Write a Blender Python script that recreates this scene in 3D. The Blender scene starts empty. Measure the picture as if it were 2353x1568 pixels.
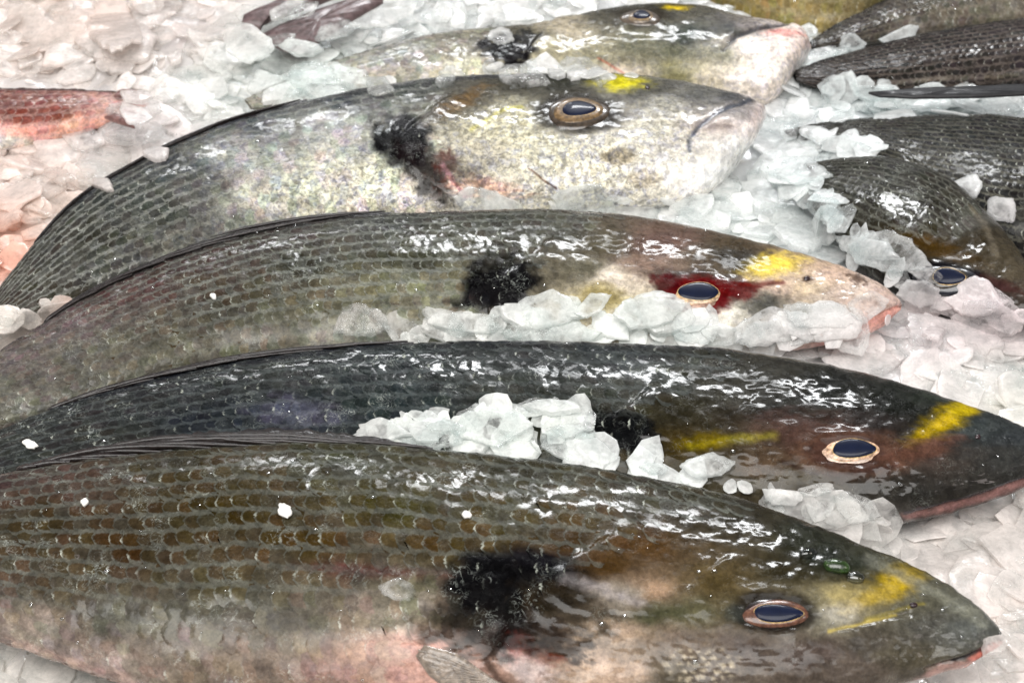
import bpy, math, random
import numpy as np
from mathutils import Vector
from mathutils.bvhtree import BVHTree
random.seed(7)
RNG = np.random.default_rng(11)
scene = bpy.context.scene
COL = scene.collection
R = math.radians

# ------------------------------------------------------------------ camera, world, lamps, exposure
PW, PH = 2352.0, 1568.0                 # the trace grid of the photograph
ELEV, DIST, TANH = R(36), 0.465, 0.300
cam_d = bpy.data.cameras.new('camera'); cam = bpy.data.objects.new('camera', cam_d); COL.objects.link(cam)
CAM = np.array([0.0, -DIST*math.cos(ELEV), DIST*math.sin(ELEV)])
cam.location = CAM; cam.rotation_euler = (math.pi/2-ELEV, 0, 0)
cam_d.sensor_width = 36; cam_d.lens = 18/TANH
cam_d.clip_start = 0.01; cam_d.clip_end = 50
cam_d.dof.use_dof = True; cam_d.dof.focus_distance = 0.405; cam_d.dof.aperture_fstop = 38
scene.camera = cam
world = bpy.data.worlds.new('World'); scene.world = world; world.use_nodes = True
wb = world.node_tree.nodes['Background']; wb.inputs[0].default_value = (0.93, 0.95, 1.0, 1); wb.inputs[1].default_value = 0.11

def lamp(name, loc, aim, sx, sy, power, color):
    l = bpy.data.lights.new(name, 'AREA'); l.shape = 'RECTANGLE'; l.size = sx; l.size_y = sy
    l.energy = power; l.color = color
    o = bpy.data.objects.new(name, l); COL.objects.link(o); o.location = loc
    o.rotation_euler = (Vector(aim)-Vector(loc)).to_track_quat('-Z', 'Y').to_euler()
    o['kind'] = 'helper'
    return o
lamp('fill_lamp', (-0.10, -0.75, 1.25), (0, 0.02, 0), 1.60, 0.90, 27.0, (1.0, 0.985, 0.96))  # broad soft fill added high on the camera side, clear of mirror reflections
lamp('stall_lamp', (0.22, 0.98, 1.00), (0.03, 0, 0), 0.50, 0.12, 8.0, (0.97, 0.985, 1.0))
lamp('far_lamp', (-0.30, 1.60, 0.95), (0.0, 0, 0), 0.45, 0.10, 3.0, (0.97, 0.985, 1.0))
lamp('warm_lamp', (-0.95, -0.05, 0.75), (-0.1, 0, 0), 0.25, 0.25, 1.3, (1.0, 0.88, 0.84))
lamp('warm_side_lamp', (0.90, -0.45, 0.65), (0.15, -0.05, 0), 0.25, 0.25, 1.1, (1.0, 0.88, 0.84))
vs = scene.view_settings; vs.view_transform = 'Standard'; vs.look = 'None'; vs.exposure = 0.32; vs.gamma = 1
scene.cycles.use_denoising = True
scene.cycles.max_bounces = 8; scene.cycles.transparent_max_bounces = 24
scene.cycles.caustics_reflective = False; scene.cycles.caustics_refractive = False

# ------------------------------------------------------------------ pixel <-> world
FWD = np.array([0, math.cos(ELEV), -math.sin(ELEV)]); RGT = np.array([1.0, 0, 0]); UPV = np.array([0, math.sin(ELEV), math.cos(ELEV)])
def ray(px, py):
    px = np.asarray(px, float); py = np.asarray(py, float)
    a = (px-PW/2)/(PW/2)*TANH; b = -(py-PH/2)/(PW/2)*TANH
    return FWD + a[..., None]*RGT + b[..., None]*UPV
def at(px, py, z=0.0):
    d = ray(px, py); t = (z-CAM[2])/d[..., 2]
    return CAM + d*t[..., None]
def proj(p):
    d = p-CAM; w = d@FWD
    return np.stack([(d@RGT)/w/TANH*PW/2+PW/2, PH/2-(d@UPV)/w/TANH*PW/2], -1)
def on_plane(px, py, o, n):
    d = ray(px, py); t = ((o-CAM)@n)/(d@n)
    return CAM + d*t[..., None]
def unit(v): return v/np.maximum(np.linalg.norm(v, axis=-1, keepdims=True), 1e-12)

# ------------------------------------------------------------------ noise and small maths
_T = RNG.random((256, 256))
def vn(x, y, k=0):
    x = np.asarray(x, float)+k*17.31; y = np.asarray(y, float)+k*9.77
    xi = np.floor(x).astype(int); yi = np.floor(y).astype(int); fx = x-xi; fy = y-yi
    fx = fx*fx*(3-2*fx); fy = fy*fy*(3-2*fy)
    g = lambda a, b: _T[a & 255, b & 255]
    return (g(xi, yi)*(1-fx)+g(xi+1, yi)*fx)*(1-fy)+(g(xi, yi+1)*(1-fx)+g(xi+1, yi+1)*fx)*fy
def fbm(x, y, k=0, o=4):
    s = 0; a = 0.5; t = 0
    for i in range(o):
        s = s+a*vn(x*2**i, y*2**i, k+i*3); t += a; a *= 0.55
    return s/t
def sm(a, b, x):
    t = np.clip((x-a)/(b-a), 0, 1); return t*t*(3-2*t)
def lin(c):
    c = np.asarray(c, float)/255.0
    return np.where(c <= 0.04045, c/12.92, ((c+0.055)/1.055)**2.4)
def polyd(px, py, pts):
    """distance to a polyline and the signed side of it"""
    best = np.full(px.shape, 1e9); side = np.zeros(px.shape)
    for (ax, ay), (bx, by) in zip(pts[:-1], pts[1:]):
        dx, dy = bx-ax, by-ay; L = dx*dx+dy*dy
        t = np.clip(((px-ax)*dx+(py-ay)*dy)/L, 0, 1)
        d = np.hypot(px-ax-t*dx, py-ay-t*dy); m = d < best
        best = np.where(m, d, best); side = np.where(m, np.sign(dx*(py-ay)-dy*(px-ax)), side)
    return best, side
def inside(px, py, poly):
    px = np.asarray(px, float); r = np.zeros(px.shape, bool); n = len(poly)
    for i in range(n):
        x0, y0 = poly[i]; x1, y1 = poly[(i+1) % n]
        if y0 == y1: continue
        r ^= ((y0 > py) != (y1 > py)) & (px < (x1-x0)*(py-y0)/(y1-y0)+x0)
    return r
def spline(pts, n):
    p = np.asarray(pts, float); m = len(p)
    c = np.concatenate([[0], np.cumsum(np.linalg.norm(np.diff(p[:, :2], axis=0), axis=1)**0.8)])
    u = np.linspace(0, c[-1], n); i = np.clip(np.searchsorted(c, u, 'right')-1, 0, m-2)
    tg = np.gradient(p, c, axis=0)
    h = (c[i+1]-c[i])[:, None]; t = ((u-c[i])/(c[i+1]-c[i]))[:, None]
    return (2*t**3-3*t**2+1)*p[i]+(t**3-2*t**2+t)*h*tg[i]+(-2*t**3+3*t**2)*p[i+1]+(t**3-t**2)*h*tg[i+1]

# ------------------------------------------------------------------ mesh and object helpers
def mesh(name, V, F, mat, smooth=True, cols=None, uv=None):
    me = bpy.data.meshes.new(name)
    V = np.asarray(V, np.float32)
    if isinstance(F, np.ndarray):
        k = F.shape[1]; n = len(F)
        me.vertices.add(len(V)); me.vertices.foreach_set('co', V.ravel())
        me.loops.add(n*k); me.loops.foreach_set('vertex_index', F.astype(np.int32).ravel())
        me.polygons.add(n); me.polygons.foreach_set('loop_start', np.arange(0, n*k, k, dtype=np.int32))
        me.update(calc_edges=True)
    else:
        me.from_pydata(V.tolist(), [], F)
    if smooth: me.polygons.foreach_set('use_smooth', np.ones(len(me.polygons), bool))
    for nm, c in (cols or {}).items():
        c = np.asarray(c, np.float32)
        if c.shape[1] == 3: c = np.concatenate([c, np.ones((len(c), 1), np.float32)], 1)
        a = me.attributes.new(nm, 'FLOAT_COLOR', 'POINT'); a.data.foreach_set('color', np.ascontiguousarray(c).ravel())
    if uv is not None:
        li = np.empty(len(me.loops), np.int32); me.loops.foreach_get('vertex_index', li)
        l = me.uv_layers.new(name='UVMap'); l.data.foreach_set('uv', np.asarray(uv, np.float32)[li].ravel())
    me.materials.append(mat)
    return me
def sharp_mesh(*a, **k):
    me = mesh(*a, **k); me.set_sharp_from_angle(angle=R(38)); return me
def add(name, me, parent=None, off=None):
    o = bpy.data.objects.new(name, me); COL.objects.link(o)
    if parent is not None: o.parent = parent
    return o
def thing(name, label, cat, loc, group=None):
    o = bpy.data.objects.new(name, None); COL.objects.link(o); o.location = loc; o.empty_display_size = 0.01
    o['label'] = label; o['category'] = cat
    if group: o['group'] = group
    return o
def tag(o, label, cat, group=None):
    o['label'] = label; o['category'] = cat
    if group: o['group'] = group
    return o
def grid_faces(nu, nv, wrap=False):
    i, j = np.meshgrid(np.arange(nu-1), np.arange(nv if wrap else nv-1), indexing='ij')
    j2 = (j+1) % nv
    return np.stack([i*nv+j, (i+1)*nv+j, (i+1)*nv+j2, i*nv+j2], -1).reshape(-1, 4)
def tube(P, rad, k=6):
    P = np.asarray(P, float); t = unit(np.gradient(P, axis=0)); n = len(P)
    a = unit(np.cross(t, np.array([0.13, 0.2, 1.0]))); b = np.cross(t, a)
    th = np.linspace(0, 2*np.pi, k, endpoint=False)
    V = P[:, None]+np.asarray(rad, float)[:, None, None]*(np.cos(th)[None, :, None]*a[:, None]+np.sin(th)[None, :, None]*b[:, None])
    return V.reshape(-1, 3), grid_faces(n, k, True)

# ------------------------------------------------------------------ materials
def new_mat(name):
    m = bpy.data.materials.new(name); m.use_nodes = True
    nt = m.node_tree; nt.nodes.clear()
    out = nt.nodes.new('ShaderNodeOutputMaterial'); b = nt.nodes.new('ShaderNodeBsdfPrincipled')
    nt.links.new(b.outputs[0], out.inputs[0])
    return m, nt, b, out
class NT:
    def __init__(s, nt): s.nt = nt
    def n(s, t, **k):
        x = s.nt.nodes.new('ShaderNode'+t)
        for a, v in k.items(): setattr(x, a, v)
        return x
    def l(s, a, b): s.nt.links.new(a, b)
    def put(s, v, sock):
        if isinstance(v, bpy.types.NodeSocket): s.l(v, sock)
        else: sock.default_value = v
    def math(s, op, a, b=0.0, c=None, clamp=False):
        x = s.n('Math', operation=op, use_clamp=clamp); s.put(a, x.inputs[0]); s.put(b, x.inputs[1])
        if c is not None: s.put(c, x.inputs[2])
        return x.outputs[0]
    def rng(s, v, a, b, c=0.0, d=1.0):
        x = s.n('MapRange', interpolation_type='SMOOTHSTEP'); s.put(v, x.inputs[0])
        for i, q in enumerate((a, b, c, d)): s.put(q, x.inputs[i+1])
        return x.outputs[0]
    def mix(s, f, a, b, blend='MIX'):
        x = s.n('Mix', data_type='RGBA', blend_type=blend, clamp_factor=True)
        s.put(f, x.inputs[0]); s.put(a, x.inputs[6]); s.put(b, x.inputs[7]); return x.outputs[2]
    def noise(s, vec, scale, detail=3, rough=0.55, dist=0.0):
        x = s.n('TexNoise'); s.l(vec, x.inputs['Vector']); x.inputs['Scale'].default_value = scale
        x.inputs['Detail'].default_value = detail; x.inputs['Roughness'].default_value = rough; x.inputs['Distortion'].default_value = dist
        return x
    def bump(s, h, strength, dist, prev=None):
        x = s.n('Bump'); s.put(strength, x.inputs['Strength']); x.inputs['Distance'].default_value = dist; s.l(h, x.inputs['Height'])
        if prev is not None: s.l(prev, x.inputs['Normal'])
        return x.outputs[0]
    def attr(s, name):
        return s.n('Attribute', attribute_name=name, attribute_type='GEOMETRY')
    def sep(s, c):
        x = s.n('SeparateColor'); s.l(c, x.inputs[0]); return x.outputs
def skin_material(name, scales):
    m, nt, b, out = new_mat(name); k = NT(nt)
    pos = k.n('NewGeometry').outputs['Position']
    mask = k.sep(k.attr('mask').outputs['Color'])           # r silver, g gloss, b random / pattern
    pig = k.attr('pig').outputs['Color']
    n1 = k.noise(pos, 420, 4, 0.65); n2 = k.noise(pos, 1500, 4, 0.7, 0.6); n3 = k.noise(pos, 150, 3, 0.6)
    hue = k.n('ValToRGB'); k.l(k.rng(k.noise(pos, 380, 3, 0.6, 1.0).outputs['Fac'], 0.32, 0.68), hue.inputs[0])
    cr = hue.color_ramp; cr.elements[0].color = (*lin((205, 208, 228)), 1); cr.elements[1].color = (*lin((248, 243, 228)), 1)
    e = cr.elements.new(0.5); e.color = (*lin((246, 244, 236)), 1)
    if scales:
        uv = k.n('UVMap', uv_map='UVMap').outputs[0]
        sx = k.n('SeparateXYZ'); k.l(uv, sx.inputs[0]); p, q = sx.outputs[0], sx.outputs[1]
        pig2 = k.attr('pig2').outputs['Color']
        wob = k.math('MULTIPLY', k.math('SUBTRACT', n2.outputs['Fac'], 0.5), 0.45)
        aq = k.math('ADD', k.math('ABSOLUTE', k.math('MULTIPLY', k.math('SUBTRACT', q, 0.5), 2.0)), wob)
        core = k.rng(aq, 0.68, 0.46)                         # dark pigment patch in the middle of each scale
        core = k.math('MULTIPLY', core, k.rng(k.math('ADD', p, wob), 1.02, 0.90))
        core = k.math('MAXIMUM', core, k.math('MULTIPLY', mask[0], 0.95))
        nb = k.noise(pos, 95, 3, 0.6, 0.6)
        pig2 = k.mix(k.rng(nb.outputs['Fac'], 0.32, 0.60, 0.30, 1.0), k.mix(0.45, pig, pig2), pig2)
        c = k.mix(k.math('MULTIPLY', core, k.rng(k.math('ADD', mask[2], nb.outputs['Fac']), 0.45, 1.0, 0.65, 1.0)), pig2, pig)
        rim = k.math('MULTIPLY', k.rng(k.math('ADD', p, k.math('MULTIPLY', wob, 0.25)), 0.90, 0.97), k.rng(n1.outputs['Fac'], 0.40, 0.56))
        rim = k.math('MULTIPLY', rim, k.rng(mask[2], 0.45, 0.85, 0.0, 1.0))
        rim = k.math('MULTIPLY', rim, k.math('SUBTRACT', 1.0, mask[0], clamp=True))
        rim = k.math('MULTIPLY', rim, k.rng(n3.outputs['Fac'], 0.36, 0.62, 0.15, 1.0))
        c = k.mix(k.math('MULTIPLY', rim, 0.6), c, (*lin((188, 192, 180)), 1))
    else:
        c = pig
    # thin pale wisps painted into the colour for lit scale edges
    fl = k.noise(pos, 520, 2, 0.5, 1.4)
    fil = k.rng(k.math('ABSOLUTE', k.math('SUBTRACT', fl.outputs['Fac'], 0.5)), 0.030, 0.004)
    fil = k.math('MULTIPLY', fil, k.rng(n3.outputs['Fac'], 0.46, 0.66, 0.0, 0.34 if scales else 0.10))
    fil = k.math('MULTIPLY', fil, mask[1])
    c = k.mix(fil, c, (*lin((190, 196, 188)), 1))
    # mottling
    v1 = k.rng(n1.outputs['Fac'], 0.30, 0.70, 0.76, 1.27)
    v2 = k.rng(n2.outputs['Fac'], 0.28, 0.72, 0.78, 1.24)
    v3 = k.rng(n3.outputs['Fac'], 0.30, 0.70, 0.84, 1.16)
    vv = k.math('MULTIPLY', k.math('MULTIPLY', v1, v2), v3)
    hsv = k.n('HueSaturation'); k.l(c, hsv.inputs['Color']); k.l(vv, hsv.inputs['Value'])
    silvercol = k.mix(1.0, c, hue.outputs[0], 'MULTIPLY')
    sb = k.n('HueSaturation'); k.l(silvercol, sb.inputs['Color'])
    nS = k.noise(pos, 560, 4, 0.68, 1.3)
    k.l(k.math('MULTIPLY', k.rng(nS.outputs['Fac'], 0.36, 0.64, 0.52, 1.50), k.rng(n1.outputs['Fac'], 0.3, 0.65, 0.7, 1.35)), sb.inputs['Value'])
    col = k.mix(mask[0], hsv.outputs[0], sb.outputs[0])
    k.l(col, b.inputs['Base Color'])
    k.l(k.math('MULTIPLY', mask[0], 0.22), b.inputs['Metallic'])
    rg = k.rng(n1.outputs['Fac'], 0.35, 0.65, 0.20, 0.42)
    k.l(k.math('SUBTRACT', rg, k.math('MULTIPLY', mask[1], 0.08)), b.inputs['Roughness'])
    b.inputs['Specular IOR Level'].default_value = 0.05
    b.inputs['Coat Weight'].default_value = 0.0
    k.l(k.math('MULTIPLY', mask[1], 0.9), b.inputs['Coat Weight'])
    b.inputs['Coat Roughness'].default_value = 0.10; b.inputs['Coat IOR'].default_value = 1.33
    bs = k.bump(nS.outputs['Fac'], k.math('MULTIPLY_ADD', mask[0], 0.5, 0.10), 0.0009)
    bs = k.bump(n1.outputs['Fac'], k.math('MULTIPLY_ADD', mask[0], 0.35, 0.12), 0.0016, bs)
    k.l(bs, b.inputs['Normal'])
    wn = k.noise(pos, 120, 2, 0.5, 0.4); wf = k.noise(pos, 650, 3, 0.6, 0.5)
    cb = k.bump(wn.outputs['Fac'], 0.18, 0.0020); k.l(k.bump(wf.outputs['Fac'], 0.06, 0.0007, cb), b.inputs['Coat Normal'])
    return m
M_SKIN = skin_material('wet_fish_skin', False)
M_SCALE = skin_material('wet_fish_scale', True)
def plain(name, col, rough=0.3, coat=0.5, mott=0.35, scale=900, trans=0.0, alpha=1.0, bump=0.2, metallic=0.0, spec=0.4):
    m, nt, b, out = new_mat(name); k = NT(nt)
    pos = k.n('NewGeometry').outputs['Position']; n = k.noise(pos, scale, 4, 0.65)
    h = k.n('HueSaturation'); h.inputs['Color'].default_value = (*lin(col), 1)
    k.l(k.rng(n.outputs['Fac'], 0.3, 0.7, 1-mott, 1+mott), h.inputs['Value']); k.l(h.outputs[0], b.inputs['Base Color'])
    b.inputs['Specular IOR Level'].default_value = spec; b.inputs['Roughness'].default_value = rough; b.inputs['Coat Weight'].default_value = coat; b.inputs['Coat Roughness'].default_value = 0.06
    b.inputs['Transmission Weight'].default_value = trans; b.inputs['Alpha'].default_value = alpha; b.inputs['Metallic'].default_value = metallic
    if bump: k.l(k.bump(n.outputs['Fac'], bump, 0.0008), b.inputs['Normal'])
    return m
M_PUPIL = plain('pupil_blue_black', (12, 20, 43), 0.40, 0.22, 0.15, 500, bump=0, spec=0.15)
M_FIN = plain('fin_dark', (34, 28, 27), 0.34, 0.35, 0.5, 700, bump=0.4)
M_FINPALE = plain('fin_pale', (126, 114, 102), 0.3, 0.6, 0.4, 900, bump=0.4)
M_NOSTRIL = plain('nostril_dark', (40, 22, 26), 0.3, 0.6)
M_GRAIN = plain('white_grain', (236, 234, 228), 0.35, 0.3, 0.06, bump=0.1)
M_GREEN = plain('green_bead', (38, 58, 22), 0.1, 1.0, 0.7, 700, bump=0.5)
def ice_material(name, fac_lo, fac_hi, tl_w):
    m, nt, b, out = new_mat(name); k = NT(nt)
    pos = k.n('NewGeometry').outputs['Position']
    n1 = k.noise(pos, 140, 4, 0.6); n2 = k.noise(pos, 900, 4, 0.7, 0.4); n0 = k.noise(pos, 16, 2, 0.5)
    stain = k.attr('stain').outputs['Color']
    base = k.mix(k.rng(n1.outputs['Fac'], 0.35, 0.65), (0.87, 0.88, 0.88, 1), (0.95, 0.955, 0.95, 1))
    base = k.mix(1.0, base, stain, 'MULTIPLY')
    if fac_lo >= 1: base = k.mix(1.0, base, (0.66, 0.67, 0.68, 1), 'MULTIPLY')
    k.l(base, b.inputs['Base Color'])
    k.l(k.rng(n2.outputs['Fac'], 0.35, 0.65, 0.06, 0.32), b.inputs['Roughness'])
    b.inputs['IOR'].default_value = 1.31
    b.inputs['Coat Weight'].default_value = 1.0; b.inputs['Coat Roughness'].default_value = 0.05
    ng = k.noise(pos, 330, 3, 0.6, 0.5); k.l(k.bump(ng.outputs['Fac'], 0.22, 0.0022), b.inputs['Coat Normal'])
    b.inputs['Specular IOR Level'].default_value = 0.5
    bs = k.bump(n2.outputs['Fac'], 0.22, 0.0008); bs = k.bump(n1.outputs['Fac'], 0.16, 0.0035, bs)
    k.l(bs, b.inputs['Normal'])
    tl = k.n('BsdfTranslucent'); k.l(base, tl.inputs[0])
    mx = k.n('MixShader'); mx.inputs[0].default_value = tl_w; k.l(b.outputs[0], mx.inputs[1]); k.l(tl.outputs[0], mx.inputs[2])
    tr = k.n('BsdfTransparent'); tr.inputs[0].default_value = (0.93, 0.95, 0.95, 1)
    lw = k.n('LayerWeight'); lw.inputs[0].default_value = 0.35
    f = k.math('ADD', k.rng(n1.outputs['Fac'], 0.30, 0.68, fac_lo, fac_hi), k.math('MULTIPLY', lw.outputs['Facing'], 0.06), clamp=True)
    ns_ = k.noise(pos, 330, 4, 0.7, 1.5)
    f = k.math('ADD', f, k.rng(ns_.outputs['Fac'], 0.34, 0.66, -0.09, 0.09))
    f = k.math('ADD', f, k.math('MULTIPLY_ADD', k.attr('stain').outputs['Alpha'], 0.56, -0.28), clamp=True)
    if fac_lo >= 1: f = 1.0
    m2 = k.n('MixShader'); k.put(f, m2.inputs[0]); k.l(tr.outputs[0], m2.inputs[1]); k.l(mx.outputs[0], m2.inputs[2])
    k.l(m2.outputs[0], out.inputs[0])
    return m
M_ICE = ice_material('ice_flake_clear', 0.30, 0.64, 0.30)
M_CHIP = ice_material('ice_chip_clear', 0.36, 0.72, 0.30)
M_BED = ice_material('ice_bed_milky', 1.0, 1.0, 0.0)
def water_material(name, tintc, ior, add_):
    m, nt, b, out = new_mat(name); k = NT(nt)
    b.inputs['Base Color'].default_value = (0.9, 0.93, 0.93, 1); b.inputs['Roughness'].default_value = 0.03
    tr = k.n('BsdfTransparent'); tr.inputs[0].default_value = tintc
    gl = k.n('BsdfGlossy'); gl.inputs['Roughness'].default_value = 0.05
    fr = k.n('Fresnel'); fr.inputs[0].default_value = ior
    mx = k.n('MixShader'); k.l(k.math('ADD', fr.outputs[0], add_), mx.inputs[0]); k.l(tr.outputs[0], mx.inputs[1]); k.l(gl.outputs[0], mx.inputs[2])
    k.l(mx.outputs[0], out.inputs[0]); return m
M_WATER = water_material('water_drop', (0.82, 0.85, 0.85, 1), 1.45, 0.06)
M_CORNEA = water_material('wet_cornea', (0.95, 0.96, 0.96, 1), 1.36, 0.0)

# ------------------------------------------------------------------ fish data (traced in the photograph's 2352 x 1568 grid)
BREAM = 'gilthead breams lying side by side on crushed ice'
FISH = []
def fish(**k): FISH.append(k); return k
A = fish(name='sea_bream', label='nearest olive brown bream with black gill blotch filling the bottom of the picture', group=BREAM,
  z=0.024, tilt=14, b=0.40, res=(520, 210),
  st=[(-100,1120,-120,1440),(60,1083,40,1490),(220,1055,220,1555),(420,1034,430,1610),(650,1017,680,1650),(880,1021,900,1668),(1100,1043,1110,1670),(1300,1065,1300,1665),(1480,1096,1470,1655),(1650,1132,1640,1645),(1820,1187,1800,1632),(1960,1243,1930,1612),(2080,1292,2050,1580),(2180,1345,2150,1550),(2250,1395,2225,1528),(2288,1435,2280,1495),(2302,1465,2303,1475)],
  cols=[(0,1110,(88,72,68)),(150,1110,(92,76,68)),(400,1080,(74,64,46)),(800,1060,(66,64,46)),(1200,1090,(64,60,42)),(1500,1130,(62,58,44)),
    (100,1200,(70,58,40)),(500,1180,(62,52,24)),(900,1150,(68,62,28)),(1200,1180,(74,66,34)),(300,1260,(66,50,30)),(700,1250,(76,60,32)),(1000,1250,(82,66,40)),
    (150,1340,(88,76,60)),(500,1340,(92,82,62)),(800,1320,(98,84,72)),(300,1420,(112,106,92)),(650,1420,(116,108,92)),(900,1400,(138,130,116)),
    (60,1460,(150,138,128)),(250,1520,(158,144,134)),(600,1520,(140,126,114)),(850,1530,(166,138,126)),(950,1480,(184,150,140)),(930,1360,(140,132,116)),(1000,1560,(178,146,136)),
    (1350,1230,(80,62,36)),(1480,1250,(96,72,46)),(1400,1300,(92,70,44)),(1560,1160,(66,60,48)),(1700,1190,(62,58,46)),(1850,1230,(50,52,42)),(1900,1270,(42,46,38)),(1980,1290,(52,56,46)),(1800,1300,(60,54,38)),
    (1500,1350,(160,136,116)),(1420,1370,(150,142,132)),(1640,1340,(104,90,62)),(1600,1400,(112,108,84)),(1520,1410,(96,96,74)),(1450,1450,(162,144,128)),(1400,1540,(174,154,138)),(1560,1480,(132,118,106)),(1700,1490,(112,100,94)),(1560,1550,(120,112,98)),
    (1850,1500,(104,92,86)),(2000,1480,(100,94,86)),(2150,1440,(98,96,90)),(2230,1440,(118,120,116)),(2100,1500,(104,98,84)),(1950,1540,(116,106,98)),(1900,1410,(150,146,132)),(1950,1370,(160,148,110)),(2130,1360,(116,114,100)),(2220,1400,(122,122,112)),(2040,1290,(100,98,82)),(1620,1560,(130,120,112))],
  feats=[('blob',1180,1338,185,84,0.0,(10,9,11),1.0,0.3,0.35),('blob',1130,1400,130,56,-0.1,(12,11,12),1.0,0.4,0.5),('blob',1290,1390,110,55,0.3,(52,44,32),0.75,0.6,0.8),
    ('blob',1270,1465,85,42,0.4,(50,38,30),0.85,0.5,0.9),('blob',1060,1450,105,50,0.2,(64,58,46),0.7,0.7,0.9),('blob',1165,1450,30,60,0.4,(12,10,12),0.95,0.5,0.5),
    ('blob',1185,1487,28,34,0.6,(150,66,56),0.65,0.8,0.9),('blob',1240,1505,60,18,0.3,(140,70,54),0.5,0.8,0.9),('line',[(1300,1330),(1350,1345),(1400,1360),(1470,1385)],18,(158,152,152),0.6,1.0),
    ('line',[(1160,1460),(1130,1500),(1110,1515),(1140,1550),(1180,1590)],11,(60,46,40),0.55,1.0),('blob',1215,1535,70,35,0.5,(176,162,160),0.6,0.9,0.7),
    ('blob',1230,1280,120,22,0.05,(26,24,30),0.6,0.8,0.6),('blob',1150,1455,110,56,0.1,(26,21,19),0.75,0.6,0.8),('blob',2060,1335,62,34,-0.35,(196,166,54),0.7,1.2,0.6),('blob',2010,1368,90,18,-0.45,(178,156,88),0.7,0.8,0.5),('line',[(1990,1420),(2080,1395),(2120,1385)],6,(176,160,70),0.4,0.9),
    ('line',[(1905,1447),(1960,1432),(2060,1410)],6,(196,176,96),0.55,0.8),('blob',1775,1407,104,50,0.03,(36,30,26),0.9,0.3,0.12),('blob',1690,1412,30,24,0,(70,74,70),0.6,0.6,0.3),
    ('blob',2265,1505,75,20,-0.55,(190,122,112),0.95,0.45,0.3),('blob',2180,1540,90,16,-0.3,(176,146,140),0.8,0.6,0.4),('line',[(2305,1466),(2270,1487),(2230,1503),(2190,1519)],5,(44,44,52),0.7,0.5),
    ('dots',1610,1525,100,52,(176,166,148),0.75,15.0),('line',[(1990,1282),(2090,1328),(2190,1384),(2255,1430)],20,(150,150,138),0.55,0.9),('blob',1935,1405,52,22,-0.2,(164,160,152),0.6,0.9,0.3),('line',[(0,1475),(120,1510),(300,1570)],26,(186,158,150),0.6,0.9),('blob',850,1310,160,14,0.05,(96,56,56),0.6,0.8,0.7)],
  steps=[([(1345,1262),(1300,1290),(1230,1330),(1180,1400),(1140,1480),(1110,1520),(1180,1580),(1240,1640)],1,0.0010,18,130),([(1600,1330),(1510,1400),(1480,1480),(1520,1560)],1,0.0006,16,120)],
  grooves=[([(2308,1464),(2270,1487),(2230,1503),(2190,1519),(2130,1540)],7,-0.0016),([(1880,1450),(1990,1425),(2090,1405)],10,-0.0006)],
  bumps=[(1775,1407,114,58,0.0013),(1775,1408,84,40,-0.0020),(2265,1508,70,22,0.0012)],
  silver=0.17, tone=1.10, gloss=0.8, light=(122,126,118), lightmix=0.64, rows=18, colstep=34,
  region=[(-200,1000),(900,1000),(1500,1060),(1760,1160),(1560,1195),(1440,1220),(1385,1262),(1340,1320),(1250,1400),(1120,1440),(990,1455),(960,1475),(900,1700),(-200,1700)],
  fade=(1330,1420,0.10),
  eye=dict(c=(1776,1408),r=(88,38),pc=(1782,1414),pr=(55,20.5),iris=(96,64,50),outer=(38,30,30),ir=(76,30)))
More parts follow.
